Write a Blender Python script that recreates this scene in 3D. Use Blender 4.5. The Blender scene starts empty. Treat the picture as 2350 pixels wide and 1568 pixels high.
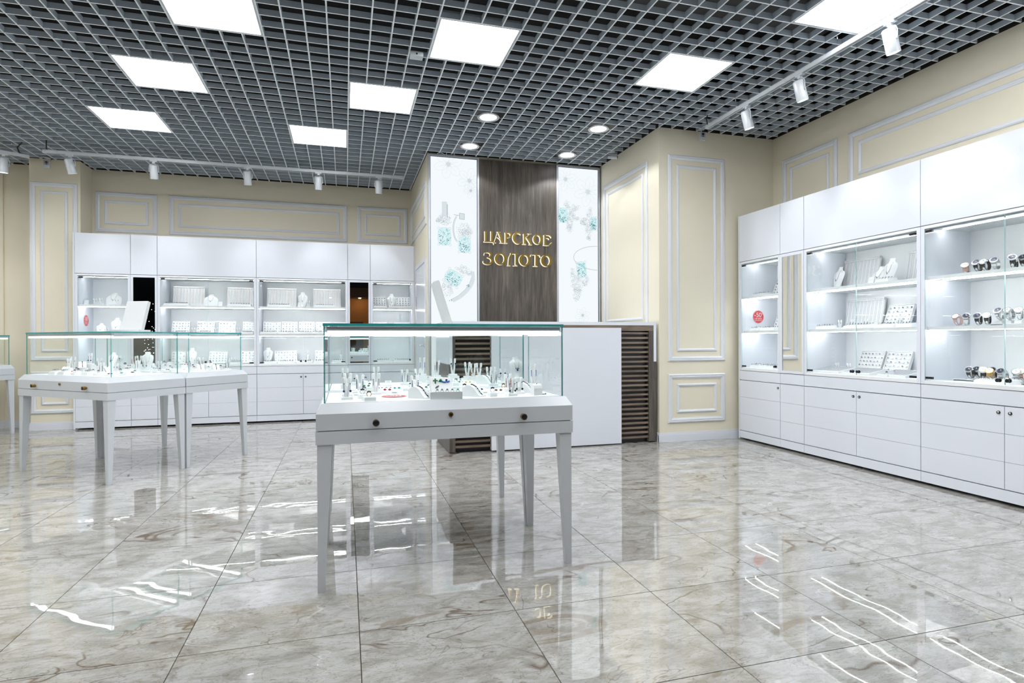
import bpy, math, random
from mathutils import Vector, Matrix
random.seed(7)
PI = math.pi
S = bpy.context.scene
COL = bpy.data.collections.new('shop'); S.collection.children.link(COL)

# ---------------------------------------------------------------- camera, world, exposure
cam_d = bpy.data.cameras.new('camera'); cam = bpy.data.objects.new('camera', cam_d); COL.objects.link(cam)
cam_d.sensor_width = 36.0; cam_d.lens = 20.356; cam_d.clip_start = 0.02; cam_d.clip_end = 100
def _aim(yaw, pitch, roll):
    F = Vector((math.sin(yaw)*math.cos(pitch), math.cos(yaw)*math.cos(pitch), math.sin(pitch)))
    R = Vector((math.cos(yaw), -math.sin(yaw), 0)); U = R.cross(F)
    R2 = R*math.cos(roll) + U*math.sin(roll); U2 = -R*math.sin(roll) + U*math.cos(roll)
    return Matrix((R2, U2, -F)).transposed()
cam.matrix_world = Matrix.Translation((0, 0, 1.0877)) @ _aim(0.28016, -0.002833, -0.003498).to_4x4()
S.camera = cam
S.render.resolution_x, S.render.resolution_y = 2350, 1568
S.view_settings.view_transform = 'Standard'; S.view_settings.look = 'None'
S.view_settings.gamma = 1.0; S.view_settings.exposure = 0.08; S.view_settings.use_curve_mapping = False
S.cycles.transparent_max_bounces = 32
S.cycles.max_bounces = 10; S.cycles.diffuse_bounces = 5; S.cycles.glossy_bounces = 6; S.cycles.transmission_bounces = 6
S.cycles.caustics_reflective = False; S.cycles.caustics_refractive = False
W = bpy.data.worlds.new('world'); S.world = W; W.use_nodes = True
W.node_tree.nodes['Background'].inputs[0].default_value = (0.8, 0.9, 1.0, 1)
W.node_tree.nodes['Background'].inputs[1].default_value = 0.25
PANEL_L = 17.0      # ceiling luminaires
LED_L = 72.0        # shelf LED strips

# ---------------------------------------------------------------- materials
MATS = {}
def nt(m):
    m.use_nodes = True; t = m.node_tree; t.nodes.clear()
    o = t.nodes.new('ShaderNodeOutputMaterial'); return t, o
def N(t, kind, **kw):
    n = t.nodes.new('ShaderNode'+kind)
    for k, v in kw.items():
        if k.startswith('_'): setattr(n, k[1:], v)
        else: n.inputs[k].default_value = v
    return n
def c4(c): return (c[0], c[1], c[2], 1.0)
def srgb(r, g, b):
    f = lambda v: (v/255/12.92) if v/255 <= .04045 else ((v/255+.055)/1.055)**2.4
    return (f(r), f(g), f(b))
def pmat(name, col, rough=.5, metal=0., noise=0., nscale=40., bump=0., bscale=200., ior=1.5, coat=0., coat_rough=.05):
    """a principled material whose colour and relief vary a little by noise"""
    if name in MATS: return MATS[name]
    m = bpy.data.materials.new(name); t, o = nt(m); L = t.links.new
    p = N(t, 'BsdfPrincipled', Roughness=rough, Metallic=metal, IOR=ior)
    p.inputs['Coat Weight'].default_value = coat; p.inputs['Coat Roughness'].default_value = coat_rough
    L(p.outputs[0], o.inputs[0]); p.inputs['Base Color'].default_value = c4(col)
    tc = N(t, 'TexCoord')
    if noise:
        n = N(t, 'TexNoise', Scale=nscale, Detail=3.0); L(tc.outputs['Object'], n.inputs['Vector'])
        mx = N(t, 'MixRGB', _blend_type='MIX'); mx.inputs[1].default_value = c4([v*(1-noise) for v in col]); mx.inputs[2].default_value = c4([min(1, v*(1+noise)) for v in col])
        L(n.outputs['Fac'], mx.inputs[0]); L(mx.outputs[0], p.inputs['Base Color'])
    if bump:
        n = N(t, 'TexNoise', Scale=bscale, Detail=2.0); L(tc.outputs['Object'], n.inputs['Vector'])
        b = N(t, 'Bump', Strength=bump, Distance=.002); L(n.outputs['Fac'], b.inputs['Height']); L(b.outputs[0], p.inputs['Normal'])
    MATS[name] = m; return m
def emat(name, col, strength):
    if name in MATS: return MATS[name]
    m = bpy.data.materials.new(name); t, o = nt(m)
    e = N(t, 'Emission', Strength=strength); e.inputs[0].default_value = c4(col); t.links.new(e.outputs[0], o.inputs[0])
    MATS[name] = m; return m
def glass_mat(name, tint, strength=1.0):
    m = bpy.data.materials.new(name); t, o = nt(m); L = t.links.new
    tr = N(t, 'BsdfTransparent'); tr.inputs[0].default_value = c4(tint)
    gl = N(t, 'BsdfGlossy', Roughness=0.0); gl.inputs[0].default_value = (1, 1, 1, 1)
    fr = N(t, 'Fresnel', IOR=1.5); ge = N(t, 'NewGeometry')
    inv = N(t, 'Math', _operation='SUBTRACT'); inv.inputs[0].default_value = strength; L(ge.outputs['Backfacing'], inv.inputs[1])
    mu = N(t, 'Math', _operation='MULTIPLY', _use_clamp=True); L(fr.outputs[0], mu.inputs[0]); L(inv.outputs[0], mu.inputs[1])
    mx = N(t, 'MixShader'); L(mu.outputs[0], mx.inputs[0]); L(tr.outputs[0], mx.inputs[1]); L(gl.outputs[0], mx.inputs[2]); L(mx.outputs[0], o.inputs[0])
    MATS[name] = m; return m

GLASS = glass_mat('clear_glass', (.975, .988, .985))
EDGE = pmat('glass_edge', srgb(52, 150, 148), .12, noise=.35, nscale=14)
WHITE = pmat('white_lacquer', srgb(220, 224, 232), .13, noise=.01, nscale=3, ior=1.42)
WHITE_IN = pmat('white_board', srgb(230, 233, 235), .35, noise=.01)
WHITE_M = pmat('white_satin_paint', srgb(196, 201, 206), .24, noise=.015, nscale=8)
LEATHER = pmat('white_leatherette', srgb(226, 227, 228), .45, bump=.15, bscale=400)
EDGE2 = pmat('door_glass_edge', srgb(176, 208, 208), .15, noise=.1, nscale=10)
PALE = pmat('pale_grey_board', srgb(206, 209, 210), .5, noise=.03)
TRIM = pmat('painted_moulding', srgb(214, 217, 221), .35, noise=.015, nscale=20)
WALL = pmat('cream_wall_paint', srgb(222, 215, 195), .75, noise=.03, nscale=3, bump=.25, bscale=260)
BASE = pmat('baseboard_paint', srgb(216, 219, 226), .3, noise=.02)
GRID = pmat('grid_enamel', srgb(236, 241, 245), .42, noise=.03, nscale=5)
GRIDS = pmat('grid_side_grey', srgb(184, 196, 208), .5, noise=.05, nscale=5)  # blue-grey on every bar face but the bottom, darker than GRID
DARK = pmat('plenum_dark', srgb(16, 14, 14), .9, noise=.5, nscale=2)
BLACK = pmat('black_plastic', srgb(14, 14, 22), .35, noise=.2)
GROUT = pmat('grout', srgb(98, 86, 70), .8, noise=.1)
CHROME = pmat('chrome', (.75, .76, .78), .12, 1.0, noise=.03)
SILVER = pmat('silver', (.62, .63, .66), .22, 1.0, noise=.1)
ALU = pmat('brushed_aluminium', srgb(188, 193, 202), .4, .3, noise=.06)
BRASS = pmat('aged_brass', srgb(150, 118, 60), .3, 1.0, noise=.2, nscale=90)
GOLD = pmat('gold_face', srgb(122, 98, 22), .3, .6, noise=.15, nscale=9)
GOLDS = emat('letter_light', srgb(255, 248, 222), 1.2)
MIRROR = pmat('mirror_silver', (.93, .94, .94), .0, 1.0, noise=.002)
LED = emat('led_light', (.97, .985, 1.0), LED_L)
PANEL = emat('panel_light', (.965, .982, 1.0), PANEL_L)
LAMPW = emat('downlight_light', (.95, .97, 1.0), 14)
MATC = {k: pmat('jewel_'+k, srgb(*c), r, mt, noise=.25, nscale=150) for k, (c, r, mt) in dict(
    navy=((22, 28, 92), .2, .2), black=((18, 16, 26), .25, .1), red=((150, 26, 36), .25, .2), green=((18, 112, 62), .2, .2), teal=((40, 150, 150), .2, .2),
    blue=((70, 120, 200), .2, .2), yellow=((200, 200, 60), .25, .1), gold=((190, 140, 70), .25, .9), grey=((120, 124, 132), .3, .8), pearl=((214, 216, 220), .35, .2), ash=((168, 171, 178), .35, .2), brown=((90, 70, 60), .3, .3),
    rose=((206, 170, 160), .25, .8), tan=((190, 156, 96), .35, .4), dark=((36, 38, 58), .2, .4), white=((236, 236, 232), .3, 0.)).items()}

def marble():
    m = bpy.data.materials.new('polished_marble'); t, o = nt(m); L = t.links.new
    p = N(t, 'BsdfPrincipled', Roughness=.010, IOR=3.2); L(p.outputs[0], o.inputs[0])
    tc = N(t, 'TexCoord'); oi = N(t, 'ObjectInfo')
    sc = N(t, 'Math', _operation='MULTIPLY'); sc.inputs[1].default_value = 61.0; L(oi.outputs['Random'], sc.inputs[0])
    ad = N(t, 'VectorMath', _operation='ADD'); L(tc.outputs['Object'], ad.inputs[0]); L(sc.outputs[0], ad.inputs[1])
    V = ad.outputs[0]
    def noise(scale, detail=4, dist=0., stretch=None, rough=.55):
        n = N(t, 'TexNoise', Scale=scale, Detail=float(detail), Distortion=dist, Roughness=rough)
        if stretch:
            mp = N(t, 'Mapping'); mp.inputs['Rotation'].default_value = (0, 0, stretch[0]); mp.inputs['Scale'].default_value = (stretch[1], stretch[2], 1)
            L(V, mp.inputs[0]); L(mp.outputs[0], n.inputs['Vector'])
        else: L(V, n.inputs['Vector'])
        return n.outputs['Fac']
    def ramp(f, stops):
        r = N(t, 'ValToRGB'); e = r.color_ramp.elements
        e[0].position, e[0].color = stops[0][0], c4(stops[0][1]); e[1].position, e[1].color = stops[-1][0], c4(stops[-1][1])
        for ps, c in stops[1:-1]:
            k = e.new(ps); k.color = c4(c)
        L(f, r.inputs[0]); return r.outputs[0]
    def mix(fac, a, b, mode='MIX'):
        x = N(t, 'MixRGB', _blend_type=mode)
        for s, v in ((0, fac), (1, a), (2, b)):
            if isinstance(v, (int, float)): x.inputs[s].default_value = v
            elif isinstance(v, tuple): x.inputs[s].default_value = c4(v)
            else: L(v, x.inputs[s])
        return x.outputs[0]
    g = lambda v: (v, v, v)
    basec = ramp(noise(5.5, 10, .7, (.45, 1.0, 1.9), .70), [(.30, srgb(132, 127, 117)), (.44, srgb(154, 151, 145)), (.58, srgb(177, 176, 172)), (.78, srgb(156, 152, 143))])
    # fine streaks along one direction
    st = ramp(noise(16, 6, .6, (.5, .7, 4.5), .7), [(.32, g(1)), (.47, g(.0))])
    c = mix(mix(.42, g(0), st), basec, srgb(112, 105, 94))
    # dark speckle
    sp = ramp(noise(48, 5, .5, (.5, 1.0, 2.2), .78), [(.56, g(0)), (.66, g(1))])
    c = mix(mix(.5, g(0), sp), c, srgb(66, 57, 46))
    # thin crackle veins
    def vein(scale, width, dist, col, c, amt, rot=.6, sy=1.7, mask=.5):
        n = noise(scale, 3, dist, (rot, 1.0, sy))
        a = N(t, 'Math', _operation='SUBTRACT'); L(n, a.inputs[0]); a.inputs[1].default_value = .5
        b = N(t, 'Math', _operation='ABSOLUTE'); L(a.outputs[0], b.inputs[0])
        v = ramp(b.outputs[0], [(0.0, g(1)), (width, g(0))])
        mk = ramp(noise(scale*.9+.7, 2), [(mask, g(0)), (mask+.08, g(1))])
        return mix(mix(amt, g(0), mix(1.0, v, mk, 'MULTIPLY')), c, col)
    c = vein(3.0, .006, .9, srgb(96, 84, 68), c, .75, .45, 2.2, .46)
    c = vein(7.0, .010, .5, srgb(112, 100, 84), c, .6, .6, 2.4, .48)
    c = vein(1.4, .014, .8, srgb(92, 70, 48), c, .95, .35, 1.8, .52)
    bl = ramp(noise(1.7, 4, 1.5, (.9, 1.0, 2.4)), [(.64, g(0)), (.68, g(1))])
    c = mix(mix(.6, g(0), bl), c, srgb(120, 104, 82))
    c = vein(17.0, .012, .4, srgb(96, 88, 76), c, .55, .9, 1.6, .50)
    c = vein(1.9, .006, .7, srgb(206, 205, 202), c, .7, .2, 1.8, .56)
    L(c, p.inputs['Base Color'])
    nb = N(t, 'TexNoise', Scale=5.0, Detail=1.0); L(V, nb.inputs['Vector'])
    bp = N(t, 'Bump', Strength=.065, Distance=.01); L(nb.outputs['Fac'], bp.inputs['Height']); L(bp.outputs[0], p.inputs['Normal'])
    MATS['marble'] = m; return m
MARBLE = marble()
def wood(name, dark, mid, light, horizontal=False, sc=1.0):
    m = bpy.data.materials.new(name); t, o = nt(m); L = t.links.new
    p = N(t, 'BsdfPrincipled', Roughness=.42); L(p.outputs[0], o.inputs[0])
    tc = N(t, 'TexCoord'); mp = N(t, 'Mapping'); L(tc.outputs['Object'], mp.inputs[0])
    mp.inputs['Scale'].default_value = (3*sc, 40*sc, 40*sc) if horizontal else (45*sc, 45*sc, 2.6*sc)
    n = N(t, 'TexNoise', Scale=1.0, Detail=7.0, Distortion=.8, Roughness=.65); L(mp.outputs[0], n.inputs['Vector'])
    mp2 = N(t, 'Mapping'); L(tc.outputs['Object'], mp2.inputs[0]); mp2.inputs['Scale'].default_value = (2, 9, 9) if horizontal else (7, 7, .9)
    n2 = N(t, 'TexNoise', Scale=1.0, Detail=3.0, Distortion=1.5); L(mp2.outputs[0], n2.inputs['Vector'])
    ad = N(t, 'MixRGB', _blend_type='MIX'); ad.inputs[0].default_value = .4; L(n.outputs['Fac'], ad.inputs[1]); L(n2.outputs['Fac'], ad.inputs[2])
    r = N(t, 'ValToRGB'); e = r.color_ramp.elements; e[0].position = .34; e[0].color = c4(dark); e[1].position = .68; e[1].color = c4(light)
    k = e.new(.5); k.color = c4(mid); L(ad.outputs[0], r.inputs[0]); L(r.outputs[0], p.inputs['Base Color'])
    b = N(t, 'Bump', Strength=.2, Distance=.001); L(n.outputs['Fac'], b.inputs['Height']); L(b.outputs[0], p.inputs['Normal'])
    return m
WOOD = wood('dark_oak_laminate', srgb(52, 46, 41), srgb(80, 73, 66), srgb(110, 102, 94))
WOODF = wood('oak_slat', srgb(84, 72, 60), srgb(112, 98, 84), srgb(142, 126, 108), True)
WOODD = wood('dark_backing', srgb(30, 26, 23), srgb(42, 37, 33), srgb(54, 48, 43), True)

# ---------------------------------------------------------------- mesh helpers
class M:
    def __init__(s): s.v = []; s.f = []; s.m = []
    def add(s, vs, fs, mi=0):
        b = len(s.v); s.v += [tuple(v) for v in vs]
        for f in fs: s.f.append(tuple(b+i for i in f)); s.m.append(mi)
        return s
    def box(s, x0, x1, y0, y1, z0, z1, mi=0):
        return s.add([(x0,y0,z0),(x1,y0,z0),(x1,y1,z0),(x0,y1,z0),(x0,y0,z1),(x1,y0,z1),(x1,y1,z1),(x0,y1,z1)],
                     [(0,3,2,1),(4,5,6,7),(0,1,5,4),(1,2,6,5),(2,3,7,6),(3,0,4,7)], mi)
    def hexa(s, lo, hi, mi=0):    # two quads of four points, lower and upper
        return s.add(list(lo)+list(hi), [(0,3,2,1),(4,5,6,7),(0,1,5,4),(1,2,6,5),(2,3,7,6),(3,0,4,7)], mi)
    def ring(s, p0, p1, r0, r1, n=12, mi=0, caps=True):
        p0 = Vector(p0); p1 = Vector(p1); d = (p1-p0).normalized()
        a = d.orthogonal().normalized(); b = d.cross(a)
        vs = []
        for p, r in ((p0, r0), (p1, r1)):
            for i in range(n):
                t = 2*PI*i/n; vs.append(p + (a*math.cos(t)+b*math.sin(t))*r)
        fs = [(i, (i+1) % n, n+(i+1) % n, n+i) for i in range(n)]
        if caps: fs += [tuple(reversed(range(n))), tuple(range(n, 2*n))]
        return s.add(vs, fs, mi)
    def lathe(s, prof, n=16, c=(0,0,0), mi=0, sx=1., sy=1., cap=True):
        vs = []
        for r, z in prof:
            for i in range(n):
                t = 2*PI*i/n; vs.append((c[0]+math.cos(t)*r*sx, c[1]+math.sin(t)*r*sy, c[2]+z))
        k = len(prof); fs = []
        for j in range(k-1):
            for i in range(n): fs.append((j*n+i, j*n+(i+1) % n, (j+1)*n+(i+1) % n, (j+1)*n+i))
        if cap: fs.append(tuple(reversed(range(n)))); fs.append(tuple(range((k-1)*n, k*n)))
        return s.add(vs, fs, mi)
    def ball(s, c, r, mi=0, n=8, sz=1.):
        return s.lathe([(r*math.sin(PI*k/6)+1e-5, -r*math.cos(PI*k/6)*sz) for k in range(7)], n, c, mi)
    def tube(s, pts, r, n=8, mi=0, closed=False):
        pts = [Vector(p) for p in pts]; k = len(pts); vs = []; up = None
        for i, p in enumerate(pts):
            q = pts[(i+1) % k] if (closed or i < k-1) else p; o = pts[i-1] if (closed or i > 0) else p
            d = (q-o).normalized()
            if up is None: up = d.orthogonal().normalized()
            up = (up - d*up.dot(d)).normalized(); b = d.cross(up); rr = r[i] if isinstance(r, (list, tuple)) else r
            for j in range(n):
                t = 2*PI*j/n; vs.append(p + (up*math.cos(t)+b*math.sin(t))*rr)
        fs = []
        for i in range(k if closed else k-1):
            a = i*n; b2 = ((i+1) % k)*n
            for j in range(n): fs.append((a+j, a+(j+1) % n, b2+(j+1) % n, b2+j))
        if not closed: fs += [tuple(reversed(range(n))), tuple(range((k-1)*n, k*n))]
        return s.add(vs, fs, mi)
    def sheet(s, cols, th, mi=0):   # grid of points (list of rows) thickened along its mean normal
        R, Cn = len(cols), len(cols[0]); P = [[Vector(p) for p in row] for row in cols]
        vs = []; 
        for side in (0, 1):
            for i in range(R):
                for j in range(Cn):
                    a = P[min(i+1, R-1)][j]-P[max(i-1, 0)][j]; b = P[i][min(j+1, Cn-1)]-P[i][max(j-1, 0)][:] if False else P[i][min(j+1, Cn-1)]-P[i][max(j-1, 0)]
                    nn = a.cross(b); nn = nn.normalized() if nn.length > 1e-9 else Vector((0, 1, 0))
                    vs.append(P[i][j] + nn*(th/2 if side else -th/2))
        K = R*Cn; fs = []
        for i in range(R-1):
            for j in range(Cn-1):
                a = i*Cn+j; fs.append((a, a+Cn, a+Cn+1, a+1)); fs.append((K+a, K+a+1, K+a+Cn+1, K+a+Cn))
        for i in range(R-1):
            a = i*Cn; b = a+Cn-1; fs.append((a, K+a, K+a+Cn, a+Cn)); fs.append((b, b+Cn, K+b+Cn, K+b))
        for j in range(Cn-1):
            a = j; b = (R-1)*Cn+j; fs.append((a, a+1, K+a+1, K+a)); fs.append((b, K+b, K+b+1, b+1))
        return s.add(vs, fs, mi)
    def obj(s, name, mats, parent=None, loc=(0,0,0), rz=0., smooth=False, kind=None, label=None):
        me = bpy.data.meshes.new(name); me.from_pydata(s.v, [], s.f); me.update()
        if not isinstance(mats, (list, tuple)): mats = [mats]
        for m in mats: me.materials.append(m)
        me.polygons.foreach_set('material_index', s.m)
        me.polygons.foreach_set('use_smooth', [bool(smooth)]*len(s.f))
        if smooth:
            try: me.set_sharp_from_angle(angle=math.radians(40))
            except Exception: pass
        o = bpy.data.objects.new(name, me); COL.objects.link(o); o.location = loc; o.rotation_euler = (0, 0, rz)
        if parent: o.parent = parent
        if kind: o['kind'] = kind
        if label: o['label'] = label
        return o
USED = {}
def tag(o, label, cat, group=None):
    nw = len(label.split()); assert 4 <= nw <= 16, (nw, label)
    if label in USED: assert group and USED[label] == group, ('duplicate label', label)
    USED[label] = group
    o['label'] = label; o['category'] = cat
    if group: o['group'] = group
    elif 'group' in o: del o['group']
    return o
def empty(name, loc=(0,0,0), rz=0.):
    o = bpy.data.objects.new(name, None); COL.objects.link(o); o.location = loc; o.rotation_euler = (0, 0, rz); o.empty_display_size = .1; return o
def copy_tree(o, parent=None):
    c = o.copy(); COL.objects.link(c); c.parent = parent
    for ch in list(o.children): copy_tree(ch, c)
    return c
ORD = ['first', 'second', 'third', 'fourth', 'fifth', 'sixth', 'seventh', 'eighth', 'ninth', 'tenth', 'eleventh', 'twelfth', 'thirteenth', 'fourteenth', 'fifteenth', 'sixteenth']
LETTERS=[
('ц',[[(1.644,2.408,0.0287),(1.643,2.38,0.0222),(1.643,2.307,0.0211),(1.643,2.278,0.0222)],[(1.722,2.41,0.0306),(1.72,2.383,0.023),(1.719,2.282,0.023)],[(1.621,2.281,0.0107),(1.734,2.282,0.013),(1.746,2.251,0.0046)]],[]),
('а',[[(1.797,2.399,0.01),(1.753,2.277,0.0084)],[(1.744,2.275,0.0061),(1.776,2.276,0.0061)],[(1.807,2.408,0.0191),(1.827,2.36,0.0237),(1.856,2.277,0.0276)],[(1.785,2.342,0.0069),(1.806,2.334,0.0077),(1.827,2.315,0.0077),(1.839,2.283,0.0092)],[(1.822,2.275,0.0061),(1.867,2.275,0.0061)],[(1.785,2.407,0.0054),(1.829,2.41,0.0054)]],[]),
('р',[[(1.901,2.404,0.0306),(1.901,2.376,0.0237),(1.899,2.279,0.023)],[(1.878,2.273,0.0061),(1.92,2.275,0.0061)],[(1.903,2.401,0.0107),(1.938,2.401,0.013),(1.961,2.389,0.0222),(1.957,2.362,0.0191),(1.916,2.34,0.0061)]],[]),
('с',[[(2.09,2.386,0.0061),(2.068,2.404,0.0153),(2.036,2.405,0.0207),(2.008,2.381,0.0245),(1.997,2.343,0.0268),(2.009,2.307,0.0245),(2.039,2.281,0.0191),(2.07,2.279,0.013),(2.103,2.302,0.0046)]],[]),
('к',[[(2.138,2.399,0.0306),(2.137,2.37,0.023),(2.139,2.277,0.023)],[(2.113,2.271,0.0061),(2.161,2.271,0.0061)],[(2.214,2.405,0.01),(2.179,2.372,0.01),(2.157,2.356,0.0084)],[(2.161,2.359,0.0168),(2.192,2.323,0.023),(2.222,2.276,0.023)],[(2.196,2.27,0.0061),(2.237,2.271,0.0061)],[(2.179,2.404,0.0054),(2.227,2.405,0.0054)]],[]),
('о',[],[(2.31,2.339,0.0613,0.0632,2.309,2.338,0.0322,0.049)]),
('е',[[(2.405,2.398,0.0306),(2.405,2.37,0.0237),(2.404,2.276,0.0237)],[(2.387,2.272,0.0092),(2.46,2.275,0.013),(2.498,2.309,0.0046)],[(2.407,2.398,0.0084),(2.46,2.4,0.0145),(2.485,2.382,0.013),(2.488,2.365,0.0038)],[(2.418,2.359,0.0069),(2.447,2.363,0.0092),(2.462,2.342,0.0046)]],[]),
('з',[[(1.624,2.117,0.0046),(1.635,2.146,0.0084),(1.675,2.153,0.013),(1.707,2.135,0.0237),(1.698,2.104,0.0168),(1.664,2.09,0.0069)],[(1.664,2.09,0.0069),(1.702,2.081,0.0191),(1.723,2.05,0.026),(1.704,2.021,0.023),(1.657,2.01,0.0153),(1.618,2.022,0.0092),(1.611,2.048,0.0031)]],[]),
('о',[],[(1.829,2.08,0.0727,0.0747,1.832,2.08,0.0413,0.0567)]),
('л',[[(1.969,2.146,0.0153),(1.945,2.102,0.0168),(1.938,2.057,0.0191),(1.936,2.006,0.0214)],[(1.915,2.0,0.0061),(1.957,2.001,0.0061)],[(1.956,2.149,0.0115),(2.048,2.152,0.0115)],[(2.029,2.15,0.0291),(2.029,2.118,0.0237),(2.028,2.009,0.0237)],[(1.992,2.0,0.0061),(2.05,2.002,0.0061)]],[]),
('о',[],[(2.139,2.076,0.072,0.0739,2.141,2.076,0.0391,0.0559)]),
('т',[[(2.218,2.123,0.0046),(2.231,2.145,0.0115),(2.291,2.147,0.013),(2.333,2.145,0.013),(2.346,2.115,0.0038)],[(2.289,2.148,0.0237),(2.287,2.009,0.0245)],[(2.252,2.002,0.0061),(2.311,2.002,0.0061)]],[]),
('о',[],[(2.423,2.077,0.0727,0.075,2.425,2.076,0.0398,0.0574)])]
CAB_ITEMS=[
('L1',2,'collar_bust',-2.856,8.55,0.16),
('L1',2,'card',-3.119,8.45,0.056),
('L1',2,'finger_stand',-3.043,8.5,0.038),
('L1',2,'finger_stand',-2.9525,8.42,0.047),
('L1',2,'finger_stand',-2.7745,8.42,0.043),
('L1',1,'short_bust',-2.9855,8.5,0.077),
('L1',1,'bust',-2.834,8.55,0.098),
('L1',1,'finger_stand',-2.891,8.42,0.038),
('L3',2,'chain_board',-2.0095,8.62,0.381),
('L3',2,'flat_tray',-2.0925,8.4,0.301),
('L3',2,'collar_bust',-1.722,8.52,0.142),
('L3',2,'card',-1.593,8.45,0.058),
('L3',2,'chain_board',-1.378,8.62,0.328),
('L3',2,'flat_tray',-1.343,8.4,0.286),
('L3',1,'ring_board',-2.0795,8.5,0.209),
('L3',1,'ring_board',-1.7855,8.5,0.213),
('L3',1,'ring_board',-1.525,8.5,0.202),
('L3',1,'ring_board',-1.26,8.5,0.146),
('L3',1,'finger_stand',-1.9055,8.4,0.061),
('L3',1,'finger_stand',-1.6355,8.4,0.047),
('L3',1,'finger_stand',-1.3705,8.4,0.053),
('L3',1,'flat_tray',-2.033,8.36,0.16),
('L3',1,'flat_tray',-1.7535,8.36,0.175),
('L3',1,'flat_tray',-1.252,8.36,0.16),
('L3',0,'ring_board',-1.6455,8.55,0.223),
('L3',0,'finger_stand',-1.474,8.45,0.042),
('L3',0,'finger_stand',-1.408,8.45,0.048),
('L3',0,'flat_tray',-1.396,8.38,0.164),
('L3',0,'bust',-1.9655,8.55,0.083),
('L3',0,'ring_board',-2.12,8.55,0.164),
('L3',0,'ring_board',-1.278,8.55,0.168),
('L4',2,'chain_board',-0.85,8.62,0.384),
('L4',2,'flat_tray',-0.8585,8.42,0.297),
('L4',2,'bust',-0.5675,8.52,0.097),
('L4',2,'chain_board',-0.2475,8.62,0.371),
('L4',2,'flat_tray',-0.274,8.42,0.264),
('L4',2,'card',-0.595,8.38,0.044),
('L4',2,'finger_stand',-0.484,8.4,0.046),
('L4',1,'ring_board',-0.964,8.5,0.216),
('L4',1,'ring_board',-0.7385,8.5,0.203),
('L4',1,'ring_board',-0.5155,8.5,0.211),
('L4',1,'ring_board',-0.2995,8.5,0.185),
('L4',1,'ring_board',-0.0955,8.5,0.199),
('L4',1,'flat_tray',-0.989,8.36,0.216),
('L4',1,'flat_tray',-0.7565,8.36,0.215),
('L4',1,'flat_tray',-0.5315,8.36,0.213),
('L4',1,'flat_tray',-0.306,8.36,0.204),
('L4',0,'bust',-1.023,8.55,0.078),
('L4',0,'ring_board',-0.796,8.58,0.294),
('L4',0,'hand_form',-0.51,8.55,0.092),
('L4',0,'ring_board',-0.3255,8.58,0.175),
('L4',0,'hand_form',-0.058,8.55,0.088),
('L4',0,'flat_tray',-0.975,8.4,0.18),
('L4',0,'flat_tray',-0.7685,8.4,0.211),
('L4',0,'flat_tray',-0.537,8.4,0.22),
('L4',0,'flat_tray',-0.313,8.4,0.206),
('L4',0,'flat_tray',-0.0945,8.4,0.185),
('L6',2,'ring_board',0.4725,8.5,0.183),
('L6',2,'bust',0.6455,8.52,0.099),
('L6',2,'ring_board',0.8055,8.5,0.199),
('L6',2,'flat_tray',0.471,8.36,0.192),
('L6',2,'flat_tray',0.747,8.36,0.324),
('L6',1,'ring_board',0.4815,8.5,0.189),
('L6',1,'ring_board',0.796,8.5,0.218),
('L6',0,'flat_tray',0.517,8.42,0.206),
('L6',0,'flat_tray',0.7855,8.42,0.259),
('R1',2,'flat_tray',5.2715,4.3,0.295),
('R1',2,'ring_board',5.21,4.45,0.092),
('R1',1,'flat_tray',5.339,4.28,0.224),
('R1',1,'flat_tray',5.0765,4.28,0.219),
('R1',1,'ring_board',5.235,4.48,0.086),
('R1',0,'flat_tray',5.338,4.28,0.196),
('R1',0,'flat_tray',5.096,4.28,0.234),
('R1',0,'finger_stand',5.5745,4.4,0.059),
('R2',2,'bust',4.3725,4.42,0.165),
('R2',2,'chain_board',4.203,4.5,0.378),
('R2',2,'bust',3.7865,4.36,0.105),
('R2',2,'collar_bust',3.9225,4.42,0.093),
('R2',2,'card',3.8415,4.25,0.067),
('R2',2,'flat_tray',3.6945,4.24,0.127),
('R2',2,'chain_board',3.69,4.5,0.104),
('R2',1,'flat_tray',4.3925,4.28,0.247),
('R2',1,'finger_stand',4.251,4.34,0.058),
('R2',1,'chain_board',4.164,4.5,0.386),
('R2',1,'ring_board',3.7935,4.45,0.233),
('R2',1,'finger_stand',4.114,4.34,0.046),
('R2',1,'finger_stand',3.97,4.34,0.044),
('R2',1,'flat_tray',3.961,4.26,0.272),
('R2',1,'flat_tray',3.693,4.26,0.166),
('R2',1,'flat_tray',3.5175,4.26,0.139),
('R2',1,'finger_stand',3.6675,4.36,0.039),
('R2',0,'finger_stand',4.364,4.42,0.05),
('R2',0,'finger_stand',4.2345,4.42,0.053),
('R2',0,'ring_board',4.11,4.5,0.244),
('R2',0,'ring_board',3.8485,4.5,0.229),
('R2',0,'chain_tray',4.3255,4.3,0.379),
('R2',0,'chain_tray',3.9635,4.3,0.289),
('R2',0,'chain_tray',3.6205,4.3,0.251),
('R2',0,'ring_stand',3.6555,4.2,0.039),
('R3',2,'riser',3.199,4.34,0.184),
('R3',2,'riser',2.8455,4.36,0.491),
('R3',1,'riser',2.8095,4.38,0.299),
('R3',0,'riser',2.9385,4.38,0.557),
('R3',0,'flat_tray',2.8625,4.24,0.229)]
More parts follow.
